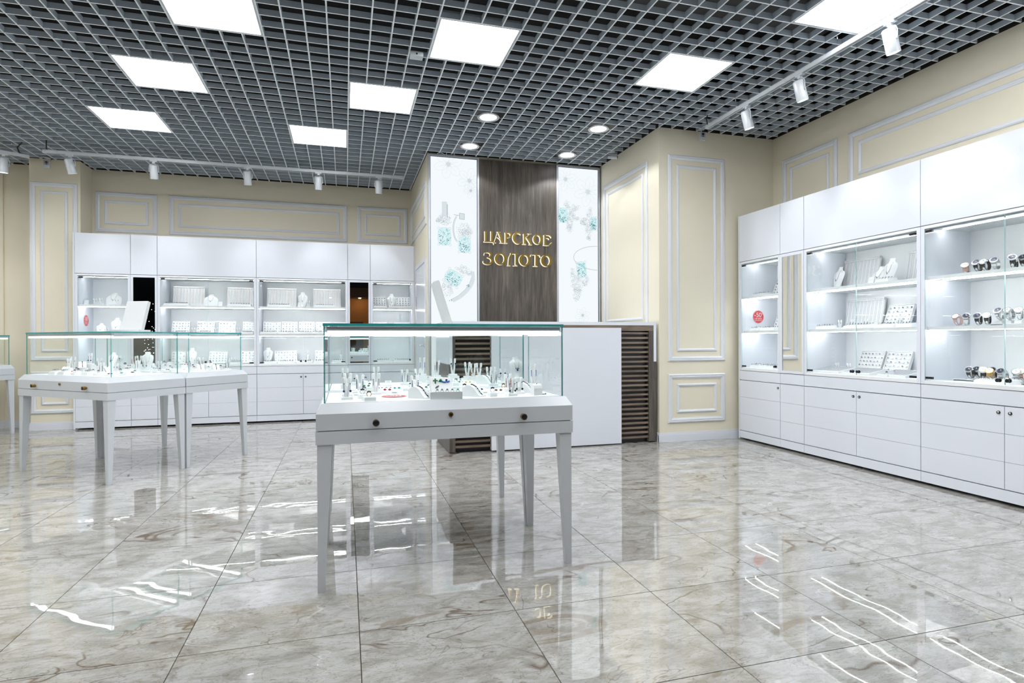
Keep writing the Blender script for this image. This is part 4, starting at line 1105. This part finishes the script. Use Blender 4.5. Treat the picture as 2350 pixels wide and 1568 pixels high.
def finger_stand(col='grey', h=.085, drop=0, spread=.014, fc=None, base=(.050, .036)):
    """two-finger earring stand, each finger with one earring"""
    r = empty('earring_stand')
    bw, bd = base; bx = M().box(-bw/2, bw/2, -bd/2, bd/2, 0, .010).hexa([(-bw/2, -bd/2, .010), (bw/2, -bd/2, .010), (bw/2, bd/2, .010), (-bw/2, bd/2, .010)], [(-bw/2+.003, -bd/2+.003, .013), (bw/2-.003, -bd/2+.003, .013), (bw/2-.003, bd/2-.003, .013), (-bw/2+.003, bd/2-.003, .013)])
    bx.obj('base', LEATHER, r)
    for s in (-1, 1):
        f = M().tube([(s*.004, 0, .012), (s*spread*.7, 0, h*.45), (s*spread, 0, h*.85), (s*spread*1.05, 0, h*.97), (s*spread*1.05, 0, h)], [.0070, .0062, .0076, .0070, .0045], 8); f.obj('finger', LEATHER, r, smooth=True)
    m = M()
    for s in (-1, 1):
        x = s*spread; y = -.0098; z = h*.70
        m.ball((x, y, z), .0026)
        if drop == 1:
            for k in range(5): m.ball((x, y-.001, z-.010-k*.0078), .0032)
        elif drop == 2: m.tube([(x, y, z), (x+.001*s, y-.001, z-.028)], .0008, 4).ball((x+.001*s, y-.002, z-.034), .0056)
        elif drop == 3:
            for a in range(4): m.ball((x+s*.006+.0045*math.cos(a*PI/2), y-.001, z-.004+.0045*math.sin(a*PI/2)), .0024)
            m.ball((x+s*.006, y-.001, z-.004), .0016)
        elif drop == 4: m.tube([(x+.010*s+.012*math.cos(t*PI/8), y, z-.014+.012*math.sin(t*PI/8)) for t in range(16)], .0009, 4, 0, True).ball((x, y-.002, z), .0052)
        elif drop == 5:
            for k in range(7): m.ball((x, y-.001, z-.004-k*.0042), .0024 if k % 2 else .0018)
        else: m.ball((x, y, z-.006), .0034)
    m.obj('earring', fc or MATC[col], r); return r
def ramp(col, w=.050, l=.090):
    r = empty('bracelet_ramp'); n = 8; lo = []; m = M()
    prof = [(-l/2, .004), (-l/2+.012, .012), (-.012, .038), (.006, .047), (.022, .048), (l/2, .034), (l/2, 0), (-l/2, 0)]
    vs = [(-w/2, y, z) for y, z in prof]+[(w/2, y, z) for y, z in prof]; k = len(prof)
    m.add(vs, [tuple(range(k)), tuple(reversed(range(k, 2*k)))]+[(i, k+i, k+(i+1) % k, (i+1) % k) for i in range(k)]); m.obj('ramp', LEATHER, r)
    q = M()
    for i in range(13):
        t = i/12; y = -l/2+.004+t*(l*.62)
        for (a, b) in zip(prof[:-3], prof[1:-2]):
            if a[0] <= y <= b[0]: z = a[1]+(b[1]-a[1])*(y-a[0])/(b[0]-a[0])
        q.ball((0, y, z+.002), .0030 if i % 2 else .0022, 0, 6)
    q.obj('bracelet', MATC[col], r); return r
def ring_cube(col, gold=False, s=.036):
    r = empty('ring_stand')
    M().box(-s/2, s/2, -s/2, s/2, 0, .016).hexa([(-s/2, -s/2, .016), (s/2, -s/2, .016), (s/2, s/2, .016), (-s/2, s/2, .016)], [(-s/2+.004, -s/2+.004, .021), (s/2-.004, -s/2+.004, .021), (s/2-.004, s/2-.004, .021), (-s/2+.004, s/2-.004, .021)]).obj('base', LEATHER, r)
    m = M().tube([(.0105*math.cos(PI*t/12*2), 0, .0300+.0105*math.sin(PI*t/12*2)) for t in range(12)], .0014, 5, 0, True)
    for k in range(3): m.ball((-.006+.006*k, -.001, .0405+(.002 if k == 1 else 0)), .0042, 1)
    m.obj('ring', [MATC['gold'] if gold else SILVER, MATC[col]], r); return r
def studs(col):
    r = empty('stud_pad')
    M().hexa([(-.032, -.022, 0), (.032, -.022, 0), (.032, .022, 0), (-.032, .022, 0)], [(-.032, -.020, .008), (.032, -.020, .008), (.032, .022, .026), (-.032, .022, .026)]).obj('pad', LEATHER, r)
    m = M()
    for s in (-1, 1):
        for dx, dy, q in ((0, 0, .0042), (.005, .003, .003), (-.005, .003, .003), (0, .008, .0034)): m.ball((s*.012+dx, dy-.004, .018+dy*.4), q, 0, 6)
    m.obj('earring', MATC[col], r); return r
def tag_card():
    r = empty('price_card')
    M().hexa([(-.020, -.010, 0), (.020, -.010, 0), (.020, .010, 0), (-.020, .010, 0)], [(-.020, .004, .018), (.020, .004, .018), (.020, .010, .018), (-.020, .010, .018)]).obj('card', LEATHER, r)
    q = M()
    for k in range(6): q.box(-.012+k*.004, -.0098+k*.004, -.0045, -.0025, .0088+.001*(k % 2), .0118)
    q.obj('lettering', MATC['grey'], r, kind='stuff'); return r
def gem_box():
    """shallow white box with a propped board of green and blue brooches and rings in front"""
    r = empty('jewellery_box')
    w, d, h = .150, .085, .034
    M().box(-w/2, w/2, -d/2, d/2, 0, h-.004).box(-w/2, w/2, -d/2, -d/2+.004, h-.004, h).box(-w/2, w/2, d/2-.004, d/2, h-.004, h).box(-w/2, -w/2+.004, -d/2+.004, d/2-.004, h-.004, h).box(w/2-.004, w/2, -d/2+.004, d/2-.004, h-.004, h).obj('box', LEATHER, r)
    b = M().hexa([(-w/2+.01, .0, h-.002), (w/2-.035, .0, h-.002), (w/2-.035, .006, h-.002), (-w/2+.01, .006, h-.002)], [(-w/2+.005, .050, h+.062), (w/2-.045, .050, h+.062), (w/2-.045, .056, h+.062), (-w/2+.005, .056, h+.062)]).obj('propped_board', LEATHER, r)
    def on(x, t): return (x, t*.050-.003, h-.002+t*.064)
    m = M()
    for (x, t, c, s) in [(-.045, .78, 0, .004), (-.045, .88, 0, .0035), (-.045, .68, 0, .0035), (-.053, .78, 0, .0035), (-.037, .78, 0, .0035), (-.045, .60, 0, .003), (-.020, .78, 0, .0075), (-.014, .72, 1, .004), (-.026, .74, 1, .004), (.000, .66, 2, .0045), (.008, .70, 2, .0045), (.016, .68, 2, .0045), (.008, .80, 3, .0055), (.020, .72, 2, .004), (-.008, .68, 2, .004), (-.038, .34, 4, .005), (-.032, .40, 4, .0035), (-.044, .28, 4, .0035)]:
        m.ball(on(x, t), s, c, 6)
    m.obj('brooch', [MATC['green'], MATC['teal'], MATC['blue'], MATC['navy'], MATC['grey']], r)
    m = M()
    for x, c in ((-.040, 0), (-.018, 0), (.006, 0), (.030, 0), (.056, 1)): m.tube([(x+.007*math.cos(a*PI/5), -.022, h+.002+.007*math.sin(a*PI/5)) for a in range(10)], .0011, 4, 0, True).ball((x, -.023, h+.009), .0048, c, 6)
    m.obj('ring', [MATC['grey'], MATC['teal']], r); return r
def block(): 
    r = empty('display_block')
    m = M(); w, d, h = .046, .040, .055; pr = [(-d/2, 0), (-d/2, h*.62), (-d/2+.006, h*.85), (-d/2+.014, h), (d/2, h), (d/2, 0)]; k = len(pr)
    m.add([(-w/2, y, z) for y, z in pr]+[(w/2, y, z) for y, z in pr], [tuple(range(k)), tuple(reversed(range(k, 2*k)))]+[(i, k+i, k+(i+1) % k, (i+1) % k) for i in range(k)])
    m.obj('block', LEATHER, r, smooth=False); M().ball((0, -.002, h+.002), .003).obj('earring', MATC['grey'], r); return r
def ring_lying():
    m = M().tube([(.013*math.cos(t*PI/8), .010*math.sin(t*PI/8), .003) for t in range(16)], .0014, 5, 0, True).ball((.013, 0, .004), .004); return m.obj('ring', MATC['grey'], smooth=True)
STK = {}
def sticker(rad, glow=False):
    r = empty('discount_sticker')
    M().ring((0, 0, 0), (0, -.0012, 0), rad, rad, 40).obj('disc', pmat('sticker_red', srgb(196, 44, 58), .3, noise=.04), r)
    def ann(r0, r1):
        m = M(); n = 40
        vs = [(q*math.cos(2*PI*i/n), -.0015, q*math.sin(2*PI*i/n)) for q in (r0, r1) for i in range(n)]
        return m.add(vs, [(i, (i+1) % n, n+(i+1) % n, n+i) for i in range(n)])
    ann(rad*.93, rad*.96).obj('rim_line', LEATHER, r)
    for s, z, sz in (('-50', -.04, 1.02), ('%', .36, .30), ('НА ВСЕ', -.42, .36), ('УКРАШЕНИЯ', -.66, .20)):
        cu = bpy.data.curves.new('lettering', 'FONT'); cu.body = s; cu.size = rad*sz; cu.align_x = 'CENTER'; cu.extrude = .0002;
        tmp = bpy.data.objects.new('tmp', cu); COL.objects.link(tmp); bpy.context.view_layer.update(); me = bpy.data.meshes.new_from_object(tmp.evaluated_get(bpy.context.evaluated_depsgraph_get())); bpy.data.objects.remove(tmp); me.materials.clear(); me.materials.append(LEATHER)
        o = bpy.data.objects.new('lettering', me); COL.objects.link(o); o.parent = r; o.location = ((rad*.70 if s == '%' else -rad*.08 if s == '-50' else 0), -.0016, rad*z); o.rotation_euler = (PI/2, 0, 0)
    return r
def watch(strap, dial):
    r = empty('wrist_watch'); n = 20; a, b, w = .027, .022, .020; th = .0022; m = M()
    metal = strap in ('silver', 'rose'); hs = a+.003
    t0, t1 = -PI*.5-.35, PI*1.5-.35
    seg = [(-.15+(2*PI-.3)*i/n) + PI/2+.15+.0 for i in range(n+1)]
    for i in range(n):
        A0, A1 = seg[i], seg[i+1]; gp = .012 if metal else 0.
        A1 -= gp
        def P(t, k, y): return (y, -math.cos(t)*(a+k)*.0 + math.cos(t)*(b+k), .030+math.sin(t)*(a+k))
        ww = w/2*(.78 if abs(i-n/2) < n*.32 else .95)
        lo = [P(A0, 0, -ww), P(A0, 0, ww), P(A1, 0, ww), P(A1, 0, -ww)]; hi = [P(A0, th, -ww), P(A0, th, ww), P(A1, th, ww), P(A1, th, -ww)]
        m.hexa(lo, hi)
    m.obj('strap', MATC[strap] if strap not in ('silver',) else CHROME, r)
    c = M().ring((0, 0, .0275+a), (0, 0, .0345+a), .0175, .0175, 22).ring((.0175, 0, .031+a), (.021, 0, .031+a), .0022, .0022, 8)
    case = c.obj('watch_case', MATC['rose'] if strap == 'rose' else (MATC['gold'] if strap == 'tan' else CHROME), r, smooth=True)
    q = M().ring((0, 0, .0345+a), (0, 0, .0350+a), .0148, .0148, 22)
    for k in range(12): q.box(-.0006+.0125*math.cos(k*PI/6), .0006+.0125*math.cos(k*PI/6), -.0006+.0125*math.sin(k*PI/6), .0006+.0125*math.sin(k*PI/6), .0350+a, .0353+a, 1)
    q.box(-.0006, .0006, 0, .009, .0350+a, .0354+a, 1).box(0, .007, -.0006, .0006, .0350+a, .0354+a, 1)
    q.obj('dial', [MATC[dial], MATC['white'] if dial == 'dark' else MATC['dark']], case)
    # the whole loop leans so that its dial faces the shopper
    for ch in (r.children): pass
    return r
def watch_on_cuff(strap, dial):
    r = watch(strap, dial); t = -.95
    for ch in r.children:
        ch.rotation_euler = (-t, 0, 0) if False else (.85, 0, 0)
        ch.location = (0, .030*math.sin(.85), .034-.030*math.cos(.85))
    M().box(-.011, .011, -.014, .014, 0, .003).tube([(0, .0, .003), (0, .002, .010), (0, -.012, .018), (0, -.018, .034), (0, -.010, .048)], [.006, .006, .008, .009, .007], 8).obj('cuff_stand', GLASS_AC, r, smooth=True)
    return r
GLASS_AC = pmat('clear_acrylic_white', srgb(226, 230, 232), .12, noise=.02)

UN = dict(L1='narrow cabinet by the left pier', L3='left wide back cabinet', L4='right wide back cabinet', L6='narrow cabinet by the white door', R1='narrow cabinet with the red sticker', R2='wide right wall cabinet', R3='watch cabinet')
SN = ('bottom', 'middle', 'top')
KN = dict(ring_board=('tilted white board of rings', 'ring board'), chain_board=('upright white board of hanging chains', 'chain board'), flat_tray=('low white jewellery tray', 'tray'), bust=('white necklace bust', 'bust'), short_bust=('short white necklace bust', 'bust'),
          collar_bust=('wide collar-shaped white bust', 'bust'), card=('small white earring card', 'card'), finger_stand=('small two-finger earring stand', 'earring stand'), hand_form=('white hand-shaped stand', 'hand display'), chain_tray=('sloping white chain tray', 'tray'), ring_stand=('white cube with blue ring', 'ring stand'), riser=('clear shelf riser', 'riser'))
cnt = {}; seq = {}
for it in CAB_ITEMS: cnt[it[:3]] = cnt.get(it[:3], 0)+1
order = {}
for it in CAB_ITEMS: order.setdefault(it[:3], []).append(it[3])
for k in order: order[k] = sorted(order[k], reverse=(k[0][0] == 'R'))
for (u, s, k, a, dpt, w) in CAB_ITEMS:
    right = u[0] == 'R'; z = SH[s]; q = round(w, 2)
    if k == 'ring_board': o = tpl((k, q, right), ring_board, max(w, .06), 5 if right else 4)
    elif k == 'chain_board': o = tpl((k, q, right), chain_board, w, not right)
    elif k == 'flat_tray': o = tpl((k, q), flat_tray, w)
    elif k == 'chain_tray': o = tpl((k, q), chain_tray, w)
    elif k == 'bust': o = tpl((k,), bust, .12, .215)
    elif k == 'short_bust': o = tpl((k,), bust, .10, .14)
    elif k == 'collar_bust': o = tpl((k,), bust, .17, .165, 'grey', True)
    elif k == 'card': o = tpl((k,), card)
    elif k == 'finger_stand': o = tpl((k,), finger_stand)
    elif k == 'hand_form': o = tpl((k,), hand_form, .18)
    elif k == 'ring_stand': o = tpl((k, 'navy'), ring_cube, 'navy')
    elif k == 'riser':
        o = empty('shelf_riser'); M().box(-w/2, w/2, -.06, .06, .008, .012).box(-w/2, -w/2+.004, -.06, .06, 0, .008).box(w/2-.004, w/2, -.06, .06, 0, .008).obj('riser_plate', GLASS_AC, o)
    o.location = (dpt, a, z) if right else (a, dpt, z); o.rotation_euler.z = -PI/2 if right else 0
    n = cnt[(u, s, k)]; lab = KN[k][0]
    if n > 1:
        i = order[(u, s, k)].index(a); lab = ('%s, %s from left, ' % (lab, ORD[i]))+'%s shelf, %s' % (SN[s], UN[u])
    else: lab = '%s on %s shelf, %s' % (lab, SN[s], UN[u])
    w_ = lab.split()
    if len(w_) > 16: lab = lab.replace('cabinet by the ', 'cabinet by ').replace('cabinet with the red sticker', 'red-sticker cabinet').replace('from left', 'left').replace('small ', '').replace('upright ', '')
    tag(o, lab, KN[k][1], '%ss in the wall cabinets' % KN[k][1])
# watches
wl = {}
for (s, y, x, st, di, dz) in WATCHES: wl.setdefault(s, []).append(y)
for s in wl: wl[s].sort(reverse=True)
cn = dict(black='black strap', silver='steel bracelet', rose='rose-gold bracelet', tan='tan strap')
for (s, y, x, st, di, dz) in WATCHES:
    o = tpl(('watch', st, di), watch_on_cuff, st, di); o.location = (x, y, SH[s]+dz); o.scale = (1.4, 1.4, 1.4); o.rotation_euler.z = -PI/2+random.uniform(-.25, .25)+.25
    tag(o, 'wrist watch with %s and %s dial, %s from left on the %s shelf' % (cn[st], di, ORD[wl[s].index(y)], SN[s]), 'watch', 'wrist watches in the right wall cabinet')
    if dz > .02:
        b = M().box(-.022, .022, -.022, .022, .0121, dz-.0005).obj('display_block', LEATHER, loc=(x, y, SH[s])); tag(b, 'white block under the %s watch from left, middle shelf' % ORD[wl[s].index(y)], 'block')
pc = empty('picture_card', (4.50, 2.56, SH[0]), -PI/2); tag(pc, 'dark picture card standing behind the watches on the bottom shelf', 'card')
M().box(-.09, .09, 0, .004, 0, .14).obj('card', MATC['dark'], pc); M().hexa([(-.03, -.0006, .002), (.085, -.0006, .002), (.085, 0, .002), (-.03, 0, .002)], [(.05, -.0006, .13), (.085, -.0006, .13), (.085, 0, .13), (.05, 0, .13)]).obj('printed_patch', MATC['tan'], pc)
# stickers on the glass doors
o = sticker(.070); o.location = (-3.1485, 8.526, 1.35); o.rotation_euler.z = PI/2; tag(o, 'red round discount sticker on inner side of the narrow cabinet by left pier', 'sticker', 'red discount stickers')
o = sticker(.070); o.location = (4.339, 5.3395, 1.33); tag(o, 'red round discount sticker on inner side of the narrow right wall cabinet', 'sticker', 'red discount stickers')

# ---- showcase contents
def place(kind, x, y, z, rz, where, idx):
    K = dict(pair_navy_drop=(finger_stand, ('navy', .105, 2), 'tall two-finger stand with navy drop earrings', 'earring stand'), pair_plain_tall=(finger_stand, ('grey', .115, 0), 'tall plain two-finger earring stand', 'earring stand'),
        pair_navy_bead=(finger_stand, ('navy', .095, 1, .016), 'two-finger stand with navy bead earrings', 'earring stand'), pair_square=(finger_stand, ('dark', .115, 3), 'two-finger stand with dark lattice earrings', 'earring stand'),
        pair_blue=(finger_stand, ('blue', .120, 5), 'two-finger stand with light blue drop earrings', 'earring stand'), pair_clear=(finger_stand, ('grey', .110, 5), 'two-finger stand with clear chain earrings', 'earring stand'),
        pair_blueball=(finger_stand, ('navy', .115, 4), 'two-finger stand with blue stones and hoops', 'earring stand'), pair_green=(finger_stand, ('teal', .105, 3), 'two-finger stand with teal earrings', 'earring stand'),
        pair_gold=(finger_stand, ('gold', .100, 2), 'two-finger stand with gold ring earrings', 'earring stand'), pair_plain=(finger_stand, ('grey', .095, 0), 'plain white two-finger earring stand', 'earring stand'),
        pair_blackbead=(finger_stand, ('black', .090, 1, .016), 'two-finger stand with black bead earrings', 'earring stand'), pair_blackdrop=(finger_stand, ('black', .085, 2), 'two-finger stand with black drop earrings', 'earring stand'),
        pair_navyring=(finger_stand, ('navy', .095, 4), 'two-finger stand with navy hoop earrings', 'earring stand'), pair_red=(finger_stand, ('red', .090, 1), 'two-finger stand with red stone earrings', 'earring stand'),
        tag=(tag_card, (), 'small white price card', 'card'), ring_gold=(ring_cube, ('brown', True, .052), 'white cube with gold bow ring', 'ring stand'), ring_dark=(ring_cube, ('black',), 'white cube with dark-stoned ring', 'ring stand'), ring_clear=(ring_cube, ('grey',), 'white cube with clear-stoned ring', 'ring stand'),
        studs_navy=(studs, ('navy',), 'white pad with navy stud earrings', 'earring pad'), studs_brown=(studs, ('brown',), 'white pad with brown stud earrings', 'earring pad'), studs_teal=(studs, ('teal',), 'white pad with teal stud earrings', 'earring pad'), studs_green=(studs, ('green',), 'white pad with green stud earrings', 'earring pad'), studs_yellow=(studs, ('yellow',), 'white pad with yellow stud earrings', 'earring pad'), studs_red=(studs, ('red',), 'white pad with red stud earrings', 'earring pad'),
        ramp_dark=(ramp, ('black',), 'white ramp with dark bead bracelet', 'bracelet ramp'), ramp_silver=(ramp, ('grey',), 'white ramp with silver bracelet', 'bracelet ramp'), box_gems=(gem_box, (), 'shallow white box with green and blue brooches', 'jewellery box'),
        bust=(bust, (.075, .115, 'navy'), 'small white necklace bust with dark pendant', 'bust'), bust_tall=(bust, (.10, .17, 'red'), 'tall white necklace bust', 'bust'), block=(block, (), 'rounded white display block', 'block'), ring_lying=(ring_lying, (), 'silver ring lying loose', 'ring'), tray=(flat_tray, (.09, .07), 'small white ring tray', 'tray'))
    if kind == 'sticker':
        o = sticker(.060); o.rotation_euler = (-PI/2+PI, 0, rz) if False else (-PI/2, 0, rz); o.location = (x, y, z+.0015)
        tag(o, 'red round discount sticker lying flat in the centre showcase', 'sticker', 'red discount stickers'); return
    fn, args, lab, cat = K[kind]
    o = tpl(('c', kind), fn, *args)
    if z > .82:
        rb = M().box(-.036, .036, -.026, .026, 0, z-.8126).obj('display_riser', LEATHER, loc=(x, y, .8125), rz=rz)
        RIS.append((rb, where, x)); z0 = z
    else: z0 = .8125
    if kind[:4] == 'ramp': rz += .85; o.scale = (1.15, 1.15, 1.15)
    if kind == 'bust': o.scale = (1.12, 1.12, 1.12)
    o.location = (x, y, z0); o.rotation_euler.z = rz
    ITM.append((o, lab, cat, where, x if where[0] == 'c' else y))
ITM = []; RIS = []
for k, (kd, x, y, z) in enumerate(CASE_ITEMS): place(kd, x, y, z, random.uniform(-.15, .25), 'centre front showcase' if y < 3.26 else 'rear centre showcase', k)
A3 = LORG[2]
for k, (kd, lx, ly, z) in enumerate(LEFT_ITEMS):
    p = rotpt(*LORG, lx, ly); rz_ = A3 if kd == 'tray' else A3+random.uniform(.1, .9)
    place(kd, p[0], p[1], z, rz_, 'left showcase' if ly < .65 else 'second left showcase', k)
# the small things that fill the decks between the stands
ru = random.Random(11); FILL = ['ring_clear', 'studs_brown', 'tag', 'ring_dark', 'pair_plain', 'studs_navy', 'ring_gold', 'studs_green', 'tag', 'pair_clear', 'ring_clear', 'studs_teal', 'pair_navy_bead', 'ring_dark', 'studs_red', 'tag']
def fill(org, x0, x1, y0, y1, n, where, k0):
    got = 0; tries = 0
    while got < n and tries < 400:
        tries += 1; lx, ly = ru.uniform(x0, x1), ru.uniform(y0, y1); p = rotpt(*org, lx, ly)
        if any((t[0].location.x-p[0])**2+(t[0].location.y-p[1])**2 < .072**2 for t in ITM) or any((t[0].location.x-p[0])**2+(t[0].location.y-p[1])**2 < .085**2 for t in RIS): continue
        if where == 'centre front showcase' and (abs(p[0]-.228) < .10 and p[1] < 2.98): continue
        place(FILL[(got+k0) % len(FILL)], p[0], p[1], .812, org[2]+ru.uniform(-.3, .3), where, got); got += 1
fill(CORG, .10, 1.08, .22, .56, 16, 'centre front showcase', 0); fill(CORG, .10, 1.08, .74, 1.18, 16, 'rear centre showcase', 5)
fill(LORG, .10, 1.08, .10, .56, 15, 'left showcase', 3); fill(LORG, .10, 1.08, .74, 1.18, 14, 'second left showcase', 9)
grp = {}
for t in ITM: grp.setdefault((t[1], t[3]), []).append(t)
for (lab, where), ts in grp.items():
    ts.sort(key=lambda t: t[0].location.dot(Vector((.96, -.276, 0)))/max(.5, t[0].location.dot(Vector((.276, .96, 0)))))
    for i, (o, l, cat, w_, _) in enumerate(ts):
        if len(ts) == 1: s = '%s in the %s' % (l, where)
        else: s = '%s, %s from left in the %s' % (l, ORD[i], where)
        if len(s.split()) > 16: s = s.replace(' in the ', ', ').replace('small ', '').replace('white ', '')
        tag(o, s, cat, cat+'s inside the glass showcases')
RIS.sort(key=lambda t: t[0].location.x)
rc = {}
for (o, where, x) in RIS:
    rc[where] = rc.get(where, 0); i = rc[where]; rc[where] += 1
    tag(o, 'plain white riser block under a display, %s from left in the %s' % (ORD[i] if i < 12 else 'last', where), 'riser', 'white riser blocks in the %s' % where)
